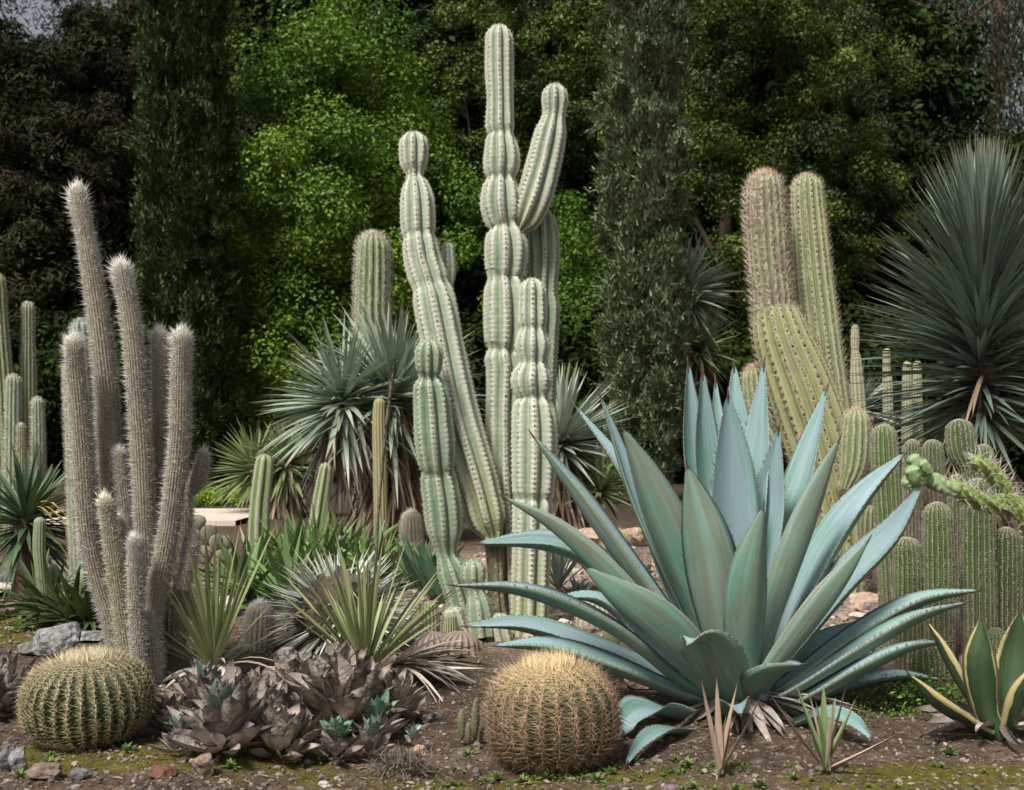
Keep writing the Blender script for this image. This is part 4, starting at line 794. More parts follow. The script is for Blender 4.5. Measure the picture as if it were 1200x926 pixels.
l = ground(428, 802); t = thing('narrow_yucca', 'narrow leaved yellow green yucca in front of the bristly nest', 'yucca', l); spray(t, l + [0, 0, .03], 58, .60, .020, (32, 85), M_NARR, 343); spray(t, l + [.1, .1, .04], 60, .42, .02, (2, 30), M_DRYG, 344, .3, 'dead_leaves', (-60, 60))
c = P(400, 722, 5.75); l = tp(396, 5.75); t = thing('nest_yucca', 'round bristly nest of fine whitish leaves around a dark dead core', 'yucca', l)
rng = RNG(345); b = MB(); V, Fc = ICO[4]; rr = .215 * (1 + .5 * (vn(*(V * 4 + 3).T) - .5) + .5 * (vn(*(V * 12 + 3).T) - .5) + .25 * (vn(*(V * 30 + 3).T) - .5)); b.add(c + V * rr[:, None] * [1, .9, 1.1] + [.0, 0, -.02], Fc); b.build('dead_core', mat('dead_core', (.055, .042, .032), (.17, .135, .105), 14, .95, .1, 1.0, 40), t)
n = 760; D = sph(n, rng, -48, 52); D = nrm(D * [1, .8, 1] + .15 * rng.normal(size=(n, 3))); D = D[(D[:, 1] > -.42) | (D[:, 2] < -.25) | (rng.random(n) < .12)]; n = len(D); b = MB(); blades(b, c + D * .17, D, .17 + .12 * rng.random(n),   .012 + .006 * rng.random(n), .1 * rng.random(n), rng, nseg=4, fold=.4, prof='grass'); b.build('leaf_crown', M_WHIT, t)
n = 150; D = sph(n, rng, -50, 60); b = MB(); blades(b, c + D * .19 + .03 * rng.normal(size=(n, 3)), D + .5 * rng.normal(size=(n, 3)), .10 + .12 * rng.random(n), .010, .3, rng, nseg=3, fold=.5, prof='grass', twist=1.5); b.build('dead_leaves', M_DRYG, t)
b = MB(); tube(b, [P(441, 735, 5.6), P(441, 640, 5.58), P(447, 560, 5.55), P(455, 480, 5.5), P(463, 424, 5.45)], [.009, .008, .007, .009, .005], 8, wob=.2); q = spline([P(451, 520, 5.53), P(455, 480, 5.5), P(463, 424, 5.45)], 60)
D = nrm(rng.normal(size=(120, 3)) * [1, 1, .4] + [0, 0, .8]); blades(b, np.repeat(q, 2, 0), D, .022, .008, 0., rng, nseg=2, prof='oval'); b.build('flower_stalk', mat('dark_stalk', (.07, .055, .05), (.22, .19, .17), 30, .9, .1), t)

# ------------------------------------------------------------------ small withered agaves
M_WITH = mat('withered_leaf', (.21, .175, .16), (.38, .33, .30), 16, .85, .15, .5, 55, x=((.12, .095, .085), .75, 1.0), z=.6, trans=.05)
M_WITHT = mat('withered_tan_leaf', (.25, .21, .17), (.45, .39, .33), 16, .85, .15, .5, 55, x=((.13, .10, .09), .75, 1.0), z=.55, trans=.05)
M_HEART = mat('heart_leaf', (.16, .24, .20), (.24, .33, .28), 8, .45, .35, y=((.25, .30, .22), .8, 1.0), z=.3)
M_HEARTG = mat('green_heart_leaf', (.09, .19, .12), (.15, .26, .17), 8, .45, .35, z=.3)
def withered(name, label, l, n, L, W, seed, hn, hL, hW, m=None, mh=None, el=(2, 84), hz=.05, group='withered agaves in the foreground', spread=.03, hoff=(0, 0)):
    rng = RNG(seed); t = thing(name, label, 'agave', l, group); l = np.asarray(l)
    e = np.radians(el[0] + (el[1] - el[0]) * (np.arange(n) + rng.random(n)) / n); a = np.arange(n) * 2.39996 + rng.random(n) * .8
    D = np.stack([np.cos(e) * np.cos(a), np.cos(e) * np.sin(a), np.sin(e)], 1); f = (e - e.min()) / (e.max() - e.min())
    O = l + D * spread + np.array([0, 0, 1.]) * (.01 + hz * f)[:, None]; Dh = D * [1, 1, 0]; cu = -.40 * Dh * f[:, None] + .10 * rng.normal(size=(n, 3)) + np.array([0, 0, 1.]) * (.35 * (1 - f))[:, None]
    b = MB(); blades(b, O, D + .08 * rng.normal(size=D.shape), L * (.65 + .55 * rng.random(n)) * (1.05 - .25 * f), W * 1.25 * (.7 + .5 * rng.random(n)), 0.0, rng, nseg=7, fold=.85, prof='wide', twist=.5, curl=cu); b.build('dead_leaves', m or M_WITH, t)
    if hn:
        e = np.radians(40 + 45 * (np.arange(hn) / max(hn - 1, 1))); a = np.arange(hn) * 2.39996 + seed; D = np.stack([np.cos(e) * np.cos(a), np.cos(e) * np.sin(a), np.sin(e)], 1)
        b = MB(); blades(b, l + np.array([hoff[0], hoff[1], hz * 1.15 + .03]) + D * .015, D, hL * (.8 + .4 * rng.random(hn)), hW, 0., rng, nseg=7, fold=.55, prof='wide', twist=.2); b.build('heart', mh or M_HEART, t)
    return t
withered('withered_agave', 'withered purple grey agave with a small blue heart below the narrow yucca', ground(237, 848), 95, .135, .040, 401, 9, .10, .042, hz=.06)
withered('withered_agave', 'withered brown agave with a large green heart, nearest of the clump', ground(262, 902), 85, .165, .056, 402, 10, .11, .052, hz=.075, mh=M_HEART, hoff=(-.01, -.02))
withered('withered_agave', 'small purplish agave with blue tips left of the green hearted one', ground(213, 906), 40, .07, .028, 403, 14, .075, .03, hz=.03)
withered('withered_agave', 'broad tan withered agave with few pale leaves, widest of the clump', ground(400, 858), 150, .15, .056, 404, 5, .13, .045, m=M_WITHT, hz=.09, spread=.09)
withered('withered_agave', 'tan withered agave behind and left of the widest one', ground(345, 842), 80, .14, .05, 405, 2, .10, .04, m=M_WITHT, hz=.06, spread=.06)
withered('withered_agave', 'heap of dry grey agave leaves between the purple and the tan clump', ground(305, 850), 70, .11, .04, 406, 0, .1, .04, m=M_WITHT, hz=.05, spread=.05)
withered('withered_agave', 'low grey mat of dry rosette leaves between the green hearted and the vivid green agave', ground(330, 896), 60, .11, .045, 415, 5, .07, .03, m=M_WITHT, hz=.03, spread=.05)
withered('withered_agave', 'low purple grey rosette right behind the green hearted one, in the middle of the mat', ground(318, 868), 60, .13, .046, 416, 6, .08, .032, hz=.04, spread=.04)
withered('withered_agave', 'low tan rosette at the right end of the mat, beside the fallen dry blades', ground(462, 846), 55, .12, .042, 417, 3, .08, .03, m=M_WITHT, hz=.04, spread=.04)
withered('withered_agave', 'dry grey rosette at the left end of the mat, near the left golden barrel', ground(203, 868), 50, .10, .038, 418, 4, .07, .03, hz=.03, spread=.03)
withered('withered_agave', 'dark withered agave cut by the left edge of the view', ground(2, 838), 90, .17, .05, 407, 0, .1, .04, hz=.06)
withered('small_agave', 'small vivid green rosette in dead leaves below the widest withered agave', ground(393, 895), 34, .075, .032, 408, 14, .075, .045, mh=M_HEARTG, hz=.025, group='small agave rosettes')
withered('small_agave', 'small blue green rosette right of the vivid green one', ground(432, 893), 26, .07, .028, 409, 6, .075, .036, hz=.025, group='small agave rosettes')
withered('small_agave', 'small upright rosette with yellow leaf at the right of the widest withered agave', ground(444, 868), 30, .08, .03, 410, 10, .10, .036, mh=M_HEARTG, hz=.03, group='small agave rosettes')
withered('small_agave', 'tiny grey blue rosette on bare soil right of the withered clump', ground(486, 874), 4, .04, .02, 411, 9, .045, .022, hz=.01, group='small agave rosettes')
withered('small_agave', 'small silver agave on pale soil seen under the big agave leaves', ground(654, 708), 6, .10, .03, 412, 26, .28, .035, mh=M_YPALE, hz=.02, group='small agave rosettes')
withered('small_agave', 'small blue green agave left of the pale ribbed globe', ground(676, 726), 6, .10, .04, 413, 9, .17, .06, hz=.02, group='small agave rosettes')
l = ground(472, 908); t = thing('dry_tuft', 'dry grey brown bristly tuft on bare soil at bottom centre left', 'plant', l); rng = RNG(414); D = sph(700, rng, -5, 85); b = MB()
blades(b, l + D * .03 + rng.normal(size=D.shape) * [.035, .03, .01] + [0, 0, .015], D + .4 * rng.normal(size=D.shape), .05, .003, .2, rng, nseg=3, fold=.3, prof='grass'); b.build('twigs', mat('dry_twig', (.10, .085, .07), (.2, .17, .13), 5, .9, .1, z=.5), t)

# ------------------------------------------------------------------ the big agave
def agave_mat(name, up, low, green, var=None):
    m = bpy.data.materials.new(name); m.use_nodes = True; nt = m.node_tree; nt.nodes.clear(); L = nt.links.new
    out = _n(nt, 'ShaderNodeOutputMaterial'); b = _n(nt, 'ShaderNodeBsdfPrincipled'); b.inputs['Roughness'].default_value = .42; b.inputs['Specular IOR Level'].default_value = .35
    at = _n(nt, 'ShaderNodeAttribute', attribute_name='data'); sp = _n(nt, 'ShaderNodeSeparateXYZ'); L(at.outputs['Vector'], sp.inputs[0]); oi = _n(nt, 'ShaderNodeObjectInfo')
    def mth(op, a, c=None):
        q = _n(nt, 'ShaderNodeMath', operation=op)
        for i, k in enumerate((a, c)):
            if k is None: continue
            if isinstance(k, (int, float)): q.inputs[i].default_value = k
            else: L(k, q.inputs[i])
        return q.outputs[0]
    def mr(v, a, c, hi=1.0):
        q = _n(nt, 'ShaderNodeMapRange'); q.inputs['From Min'].default_value = a; q.inputs['From Max'].default_value = c; q.inputs['To Max'].default_value = hi; q.interpolation_type = 'SMOOTHSTEP'; L(v, q.inputs['Value']); return q.outputs[0]
    def mix(f, c1, c2):
        q = _n(nt, 'ShaderNodeMix', data_type='RGBA'); L(f, q.inputs[0])
        for i, c in ((6, c1), (7, c2)):
            if isinstance(c, tuple): q.inputs[i].default_value = c4(c)
            else: L(c, q.inputs[i])
        return q.outputs[2]
    rz = mth('MULTIPLY', oi.outputs['Random'], 37.0)
    def noise(su, st, d=4.0):
        cb = _n(nt, 'ShaderNodeCombineXYZ'); L(mth('MULTIPLY', sp.outputs[1], su), cb.inputs[0]); L(mth('MULTIPLY', sp.outputs[0], st), cb.inputs[1]); L(mth('ADD', rz, mth('MULTIPLY', sp.outputs[2], 3.0)), cb.inputs[2])
        q = _n(nt, 'ShaderNodeTexNoise', Scale=1.0, Detail=d, Roughness=.55); L(cb.outputs[0], q.inputs['Vector']); return q.outputs['Fac']
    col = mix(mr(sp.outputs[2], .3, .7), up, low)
    col = mix(mr(noise(1.2, 2.2), .42, .68, .85), col, green)
    col = mix(mr(noise(2.0, 3.4, 1), .55, .60, .10), col, tuple(min(1, k * 1.5) for k in up))
    col = mix(mr(noise(6, .8), .5, .75, .35), col, tuple(min(1, k * 1.45) for k in up))
    col = mix(mr(noise(22, 1.2), .5, .8, .3), col, tuple(k * .7 for k in low))
    col = mix(mr(noise(9, 40, 2), .68, .76, .35), col, (.16, .13, .09))
    av = mth('ABSOLUTE', sp.outputs[1])
    if var: col = mix(mr(mth('ADD', av, mth('MULTIPLY', mth('SUBTRACT', noise(3, 6), .5), .35)), .74, .79), col, var)
    col = mix(mr(av, .96, .99, .5), col, (.42, .42, .35)); col = mix(mr(sp.outputs[0], .975, .992), col, (.06, .04, .035))
    hsn = _n(nt, 'ShaderNodeHueSaturation'); L(col, hsn.inputs['Color']); L(mth('ADD', mth('MULTIPLY', oi.outputs['Random'], .24), .88), hsn.inputs['Value']); L(hsn.outputs[0], b.inputs['Base Color'])
    q_ = mr(noise(4, 5), .3, .7, .7); q_.node.inputs['To Min'].default_value = .42; L(q_, b.inputs['Roughness'])
    bp = _n(nt, 'ShaderNodeBump', Strength=.25, Distance=.01); L(noise(16, 3), bp.inputs['Height']); L(bp.outputs[0], b.inputs['Normal'])
    L(b.outputs[0], out.inputs['Surface']); return m
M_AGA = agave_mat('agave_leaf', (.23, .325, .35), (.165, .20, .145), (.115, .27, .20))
M_AGV = agave_mat('striped_agave_leaf', (.036, .068, .026), (.025, .047, .02), (.045, .085, .034), (.42, .36, .16))
M_TOOTH = mat('tooth', (.10, .065, .05), (.2, .15, .11), 20, .7, .2); M_TIP = mat('tip_spine', (.05, .03, .025), (.10, .06, .05), 20, .5, .3)
def agave_leaf(t, ctrl, W, radial, m, gut=.22, thick=.13, n=34, teeth=.016, prof='wide', label=None, up=.8):
    Q = spline(ctrl, n); T = nrm(np.gradient(Q, axis=0)); N0 = -np.asarray(radial, float) + np.array([0, 0, up]); N = nrm(N0 - (T @ N0)[:, None] * T); S = np.cross(T, N)
    tt = np.linspace(0, 1, n); w_ = np.interp(tt, [0, .15, .35, .52, .7, .85, .95, 1], [.70, .66, .86, 1, .92, .58, .22, .02]) * W
    w_ = np.convolve(np.pad(w_, 2, mode='edge'), np.ones(5) / 5, 'valid'); w_[-1] = W * .015; v = np.linspace(-1, 1, 11); g = gut * (1 + .5 * (tt - .4))
    k = np.interp(tt, [0, .3, 1], [2.2, 1.0, .6])
    up_ = Q[:, None] + S[:, None] * (v[None, :, None] * w_[:, None, None] / 2) + N[:, None] * ((g * w_)[:, None] * np.abs(v)[None, :] ** 1.7)[:, :, None]
    vl = v[1:-1][::-1]; lo = Q[:, None] + S[:, None] * (vl[None, :, None] * w_[:, None, None] / 2) + N[:, None] * ((g * w_)[:, None] * np.abs(vl)[None, :] ** 1.7 - (thick * w_ * k)[:, None] * (1 - vl ** 2)[None, :] ** .8 - .002)[:, :, None]
    X = np.concatenate([up_, lo], 1); K_ = X.shape[1]; i = np.arange(n - 1)[:, None] * K_; j = np.arange(K_)[None, :]; j2 = (j + 1) % K_
    d = np.zeros((n, K_, 3)); d[:, :, 0] = tt[:, None]; d[:, :11, 1] = v; d[:, 11:, 1] = vl; d[:, 11:, 2] = 1; d[:, 0, 2] = d[:, 10, 2] = .5
    b = MB(); b.add(X.reshape(-1, 3), np.stack([i + j, i + K_ + j, i + K_ + j2, i + j2], -1).reshape(-1, 4), d)
    if teeth:
        q = b; q.mi = 1; rng = RNG(int(abs(Q[-1, 0] * 1e4)) + 7)
        for e, sg in ((up_[:, 0], -1), (up_[:, 10], 1)):
            s = np.concatenate([[0], np.cumsum(np.linalg.norm(np.diff(e, axis=0), axis=1))]); r = np.arange(.12 * s[-1], .95 * s[-1], teeth); r = r + rng.normal(size=len(r)) * teeth * .35
            f = lambda A: np.stack([np.interp(r, s, A[:, c]) for c in range(3)], -1)
            spikes(q, f(e) - sg * f(S) * .002, sg * f(S) + .5 * f(T) + .3 * f(N), .0055 + .005 * rng.random(len(r)), .0026, rng.random(len(r)))
    o = b.build('leaf', [m, M_TOOTH], t)
    if label: o['label'] = label
    q = MB(); tube(q, [Q[-2], Q[-1] + T[-1] * .004, Q[-1] + T[-1] * .028], [.0042, .0034, .0006], 7); q.build('tip_spine', M_TIP, o)
    return o
AX, AY, A0 = 866, 828, 4.38
base = tp(AX, A0); t = thing('agave', 'huge blue green agave with broad pointed leaves, largest plant at front right', 'agave', base)
def al(tip, mids, W, r=None, b0=None, gut=.2, up=.8):
    pts = [P(a, c, A0 + d) for a, c, d in mids] + [P(tip[0], tip[1], A0 + tip[2])]
    rad = (pts[-1] - base) * [1, 1, 0]; rad = nrm(rad if r is None else np.array([r[0], r[1], 0.]))
    st = base + rad * .05 + [0, 0, .02] if b0 is None else P(b0[0], b0[1], A0 + b0[2])
    agave_leaf(t, [st] + pts, W * A0 / F, rad, M_AGA, gut=gut, up=up)
# inner upright leaves, back to front
al((860, 425, .42), [(858, 640, .22), (862, 540, .36)], 51, (0, 1)); al((838, 443, .40), [(850, 640, .2), (842, 540, .34)], 35, (-.2, 1))
al((806, 424, .30), [(838, 660, .2), (812, 540, .28)], 47, (-.5, 1)); al((823, 433, .20), [(846, 650, .12), (826, 545, .18)], 50, (-.5, 1))
al((896, 424, .26), [(878, 640, .14), (888, 530, .22)], 45, (.75, 1)); al((970, 453, .40), [(900, 680, .16), (940, 560, .32)], 47, (1, .9))
al((913, 501, .12), [(884, 690, .10), (902, 590, .14)], 51, (.5, 1))
al((853, 461, .04), [(858, 690, .05), (856, 570, .05)], 64, (-.1, 1)); 
al((703, 463, .30), [(805, 720, .12), (745, 590, .24)], 41, (-1, .8)); al((673, 474, .62), [(800, 730, .2), (738, 570, .46)], 37, (-1, 1))
al((729, 501, -.10), [(820, 720, -.04), (772, 610, -.08)], 68, (-.7, -1)); al((805, 545, -.22), [(846, 740, -.14), (826, 640, -.20)], 66, (-.3, -1))
al((895, 594, -.26), [(876, 760, -.16), (882, 680, -.24)], 56, (.35, -1)); al((984, 514, -.02), [(905, 730, -.02), (950, 610, -.02)], 56, (.7, -1))
al((788, 590, .5), [(840, 700, .22), (808, 640, .38)], 37, (-.6, 1))
# spreading leaves on the left
al((623, 509, .05), [(815, 770, .02), (726, 655, .04), (662, 565, .05)], 46, (-1, .25), gut=.34); al((590, 583, -.12), [(800, 780, -.08), (722, 690, -.12), (650, 622, -.12)], 44, (-1, -.35), gut=.34)
al((558, 637, .22), [(800, 770, .12), (722, 682, .2), (650, 644, .22)], 50, (-1, .5), gut=.34); al((530, 686, .02), [(800, 800, .0), (715, 738, .02), (620, 698, .02)], 38, (-1, .02), gut=.34)
al((543, 734, .26), [(790, 800, .14), (700, 766, .22), (612, 737, .26)], 40, (-1, .5), gut=.34); al((578, 757, .06), [(800, 815, .04), (720, 786, .06), (640, 762, .06)], 40, (-1, .2), gut=.34)
al((684, 665, -.34), [(826, 800, -.14), (768, 745, -.26), (718, 702, -.32)], 68, (-.8, -.9), gut=.34); al((650, 700, .55), [(780, 780, .25), (720, 718, .42), (690, 703, .5)], 36, (-1, 1), gut=.34)
# front and low leaves
al((806, 757, -.52), [(848, 800, -.2), (830, 762, -.36), (822, 748, -.44)], 70, (-.3, -1), gut=.12); al((940, 779, -.44), [(886, 806, -.18), (908, 789, -.32)], 52, (.55, -1))
al((718, 872, -.42), [(812, 842, -.12), (764, 832, -.24), (734, 846, -.36)], 52, (-.9, -.8)); al((733, 897, -.78), [(818, 856, -.22), (776, 858, -.45), (748, 876, -.66)], 24, (-.6, -.9))
al((1024, 868, -.56), [(920, 850, -.18), (968, 838, -.36), (1004, 848, -.48)], 26, (.9, -.6))
al((868, 838, -.55), [(864, 842, -.22), (862, 826, -.40)], 34, (0, -1))
# spreading leaves on the right
al((1062, 530, .18), [(910, 770, .08), (966, 660, .14), (1016, 585, .17)], 52, (1, .6), gut=.34); al((1083, 566, .02), [(915, 780, .02), (990, 690, .02), (1050, 628, .02)], 54, (1, .5), up=.5, gut=.3)
al((1018, 633, -.22), [(905, 790, -.1), (955, 728, -.18), (992, 678, -.21)], 46, (.8, -.7), gut=.34); al((1148, 692, .02), [(920, 805, .0), (1000, 752, .02), (1080, 708, .03)], 38, (1, .1), gut=.34)
al((1133, 706, -.12), [(925, 812, -.06), (1010, 764, -.1), (1075, 728, -.12)], 35, (1, -.1), gut=.34); al((1114, 752, -.22), [(930, 826, -.08), (1010, 788, -.16), (1066, 762, -.2)], 32, (1, -.25), gut=.34)
al((1008, 729, .35), [(910, 810, .12), (950, 772, .24), (985, 745, .32)], 40, (1, 1), gut=.34); al((1104, 797, .12), [(930, 828, .04), (1000, 806, .08), (1050, 796, .1)], 28, (1, .3), gut=.34)
b = MB(); tube(b, [base - [0, 0, .05], base + [0, 0, .08], base + [0, 0, .16]], [.11, .12, .06], 16); b.build('stem', M_AGA, t)
rng = RNG(500); b = MB(); k = 24; a = rng.random(k) * 3.14 + 3.14; D = np.stack([np.cos(a), np.sin(a), -.12 + .1 * rng.normal(size=k)], 1); blades(b, base + D * .10 + [0, 0, .07], D, .22 + .2 * rng.random(k), .035, .12, rng, nseg=6, fold=.8, prof='wide', twist=1.2); b.build('dead_leaves', M_WITH, t)

# --- striped agave at the right edge
A1 = 4.0; sb = tp(1170, A1); t = thing('striped_agave', 'dark green agave with yellow leaf margins at the bottom right corner', 'agave', sb)
for tip, mids, W, r in (((1150, 724, -.06), [(1158, 840, -.04), (1150, 785, -.07)], 40, (-.2, -1)), ((1196, 716, .08), [(1180, 830, .04), (1188, 770, .08)], 40, (.3, 1)), ((1087, 729, .06), [(1146, 836, .02), (1112, 778, .05)], 34, (-1, .2)), ((1066, 791, -.12), [(1138, 850, -.05), (1094, 824, -.10)], 34, (-1, -.4)),
                        ((1212, 780, -.12), [(1186, 846, -.06), (1200, 812, -.1)], 36, (.8, -1)), ((1228, 742, .05), [(1190, 836, .02), (1212, 785, .05)], 36, (1, .2)), ((1150, 775, .22), [(1166, 835, .08), (1158, 800, .17)], 36, (-.2, 1))):
    pts = [P(a, c, A1 + d) for a, c, d in mids + [tip]]; rad = nrm(np.array([r[0], r[1], 0.])); agave_leaf(t, [sb + rad * .03 + [0, 0, .01]] + pts, W * A1 / F, rad, M_AGV, gut=.25, teeth=.02)
rng = RNG(501); b = MB(); k = 16; a = rng.random(k) * 6.28; D = np.stack([np.cos(a), np.sin(a), .15 + .2 * rng.random(k)], 1); blades(b, sb + D * .04 + [0, 0, .03], D, .2 + .14 * rng.random(k), .04, .2, rng, nseg=7, fold=.9, prof='wide', twist=1.6); b.build('dead_leaves', M_WITH, t)

# --- two half dry young agaves in front
M_PINK = mat('pinkish_dry_leaf', (.26, .17, .125), (.40, .30, .24), 12, .7, .2, x=((.16, .11, .09), .8, 1.0), z=.35, stretch=(1, 1, .3)); M_SPR = mat('sprout_leaf', (.12, .20, .075), (.19, .27, .11), 10, .45, .35, y=((.26, .30, .18), .7, 1.0), z=.25)
def sprout(label, bpx, lst):
    l = ground(*bpx); t = thing('young_agave', label, 'agave', l, 'half dry young agaves at front'); rng = RNG(int(bpx[0]))
    for m, nm in ((M_PINK, 'dry_leaf'), (M_SPR, 'green_leaf')):
        for tx, ty, dy, W, bow in [q[:5] for q in lst if q[5] == (m is M_SPR)]:
            tip = P(tx, ty, l[1] + dy); v = tip - l; Ln = np.linalg.norm(v); b = MB()
            blades(b, (l + [0, 0, .012] + v * .02)[None], (v + np.array([0, 0, -bow * Ln]))[None], np.array([Ln]), np.array([W]), np.array([-bow]), rng, nseg=8, fold=.8, prof='aloe', twist=.3); b.build(nm, m, t)
sprout('dry pinkish young agave standing in front of the big agave foot', (843, 905), [(824, 812, -.02, .022, .1, 0), (840, 805, .0, .026, .05, 0), (862, 815, .03, .024, .12, 0), (883, 828, -.03, .022, .3, 0), (856, 840, .05, .02, .1, 0), (850, 850, .04, .022, .1, 1), (832, 850, .05, .022, .1, 1)])
sprout('young agave with green centre and spread dry leaves, right of the dry pinkish one', (967, 908), [(906, 822, -.02, .022, .12, 0), (1047, 866, -.05, .022, .12, 0), (988, 820, -.03, .022, .2, 0), (975, 838, -.06, .02, .2, 0), (950, 825, .06, .02, .1, 0), (937, 819, .0, .034, .15, 1), (965, 817, .05, .036, .1, 1), (957, 835, -.04, .032, .1, 1), (996, 837, .02, .03, .2, 1), (978, 830, .06, .03, .1, 1)])
# --- narrow pads left of the golden barrel
M_OLIV = mat('olive_pad', (.11, .11, .05), (.17, .165, .08), 8, .55, .25, .1, 40)
pads('tiny group of upright olive prickly pear pads left of the long spined barrel', ground(550, 870), [(541, 868, 3.92, .030, .112, .028, .7, 0), (556, 869, 3.9, .036, .150, .026, 1.0, .08), (549, 871, 3.86, .02, .07, .018, .3, 0), (562, 871, 3.95, .02, .06, .018, .5, .2)], M_OLIV, 510)
pads('olive prickly pear pads with one round brown pad under the agave leaves', ground(724, 772), [(703, 766, 5.6, .06, .09, .035, 0, -.1), (716, 770, 5.5, .10, .15, .045, .2, .05), (712, 772, 5.44, .05, .08, .03, .2, -.1)], M_OLIV, 511)
pads('flat round brown prickly pear pad lying against stones under the agave', ground(742, 778), [(742, 782, 5.35, .15, .17, .035, .1, .1)], mat('brown_pad', (.12, .085, .055), (.18, .13, .09), 9, .7, .2, .2), 512)
t = thing('globe_cactus', 'pale ribbed globe cactus under the agave leaves, left of the brown pad', 'cactus', tp(694, 6.35)); cstem(t, [(694, 752, 36), (694, 738, 44), (694, 722, 42), (694, 700, 24)], 6.35, 16, .2, mat('pale_globe_skin', (.26, .26, .19), (.36, .36, .27), 6, .6, x=((.5, .47, .38), .6, 1.0)), 520, [('areoles', M_DKA, .022, dots(.004))], dome=.6, seg=.012)
for lb, l, Y, s in (('spiny straw topped globe on the stony slope behind the agave', [(722, 690, 34), (722, 655, 36), (722, 622, 26)], 8.4, 521), ('small dark column seen between agave leaves right of centre', [(921, 742, 20), (921, 720, 22), (920, 703, 16)], 6.1, 522), ('low ribbed green globe between the agave leaves at the right', [(930, 720, 20), (930, 705, 24), (930, 690, 18)], 6.8, 523),
                    ('brown ribbed globe between the agave and torch cacti', [(1040, 690, 60), (1040, 665, 62), (1042, 640, 40)], 8.6, 524), ('small grey globe on the pale stones behind the agave', [(934, 690, 20), (934, 680, 24), (934, 668, 16)], 7.8, 525), ('dark mound shaped cactus left of the torch cacti', [(1022, 640, 30), (1022, 615, 34), (1022, 590, 24)], 7.0, 526)):
    t = thing('globe_cactus', lb, 'cactus', tp(l[0][0], Y)); cstem(t, l, Y, 15, .2, {521: M_GLO, 524: M_DEADC, 525: M_WOOL}.get(s, M_TOR), s, [('spines', M_GOLD if s == 521 else M_TSP, .02, spf(9, .9, .8, .6, .05, .0011) if s == 521 else spf(6, .7, .9, .1, .012, .0008))], dome=.8, seg=.015)

# ------------------------------------------------------------------ rocks
def rmat(n, a, c, bump=.9): return mat(n, a, c, 30, .9, .2, bump, 45, lo=.38, hi=.62, detail=8)
M_GREY = rmat('grey_stone', (.13, .135, .135), (.32, .32, .31)); M_BRN2 = rmat('brown_stone', (.16, .115, .09), (.29, .22, .18)); M_RED = rmat('red_stone', (.12, .055, .04), (.19, .10, .07)); M_WHT = rmat('white_stone', (.42, .38, .34), (.6, .56, .51)); M_DKS = rmat('dark_stone', (.09, .085, .085), (.22, .21, .2)); M_TANS = rmat('tan_stone', (.32, .22, .155), (.48, .37, .28)); M_PUR = rmat('purple_stone', (.15, .11, .13), (.27, .22, .25))
def rock(label, px, py, wpx, hpx, m, seed, dpt=.8, cuts=10, rough=.1, sub=4):
    l = ground(px, py); s = l[1] / F; b = MB(); sx, sz = wpx * s / 2 * 1.12, hpx * s / 2 * 1.2
    rock_geo(b, l + [0, sx * dpt * .5, sz * .72], (sx, sx * dpt, sz), RNG(seed), sub, cuts, rough)
    tag(b.build('rock', m, smooth=False, origin=l), label, 'rock')
rock('pale grey angular boulder behind the left golden barrel', 66, 775, 62, 44, M_GREY, 601, .6, 12, .14); rock('flat grey stone leaning left of the pale boulder', 36, 772, 34, 18, M_DKS, 602); rock('low grey stone right of the pale boulder', 104, 757, 36, 14, M_GREY, 603); rock('dark stone beside the woolly cluster foot', 124, 762, 22, 14, M_DKS, 604)
rock('blue grey stone at the bottom left corner', 6, 918, 26, 30, M_DKS, 605); rock('pale blue grey upright stone near the bottom left corner', 21, 921, 22, 30, M_GREY, 606); rock('brown grey stone cut by the bottom edge at left', 52, 929, 44, 18, M_BRN2, 607); rock('rounded grey stone at the bottom edge left', 92, 928, 22, 14, M_DKS, 608)
rock('flat rusty red stone at the bottom edge', 186, 930, 36, 14, M_RED, 609); rock('brown angular stone in front of the green hearted withered agave', 236, 925, 32, 26, M_BRN2, 610, .6); rock('whitish pebble at the bottom edge below the withered agaves', 380, 925, 14, 7, M_WHT, 611); rock('pale stone beside the tiny grey blue rosette', 492, 878, 22, 13, M_TANS, 612)
rock('dark pebble on bare soil left of the small pads', 501, 846, 20, 10, M_DKS, 613); rock('brown pebble touching the small olive pads', 559, 873, 10, 9, M_BRN2, 614); rock('grey pebble near the bottom left of the long spined barrel', 558, 902, 10, 9, M_DKS, 615); rock('pinkish stone at the bottom edge under the big agave', 786, 922, 14, 9, M_PUR, 616)
rock('pale stone at the foot of the tall cactus under the agave leaves', 660, 748, 30, 26, M_WHT, 620); rock('rounded stone below the pale stone by the tall cactus', 651, 758, 18, 16, M_PUR, 621); rock('reddish brown rock on the slope behind the agave, upper one', 738, 672, 48, 32, M_BRN2, 622); rock('purplish rounded rock on the slope behind the agave', 746, 698, 38, 30, M_PUR, 623)
rock('tan rock right of the straw topped globe', 742, 640, 40, 26, M_TANS, 624); rock('brown rock below the purplish rounded rock', 756, 712, 30, 20, M_BRN2, 625); rock('wide flat tan rock left of the straw topped globe', 694, 640, 40, 22, M_TANS, 626); rock('tan broken rock against the agave foot, behind the barrel', 750, 806, 36, 26, M_TANS, 627); rock('large brown rock under the left agave leaves', 768, 800, 40, 44, M_BRN2, 628, .7)
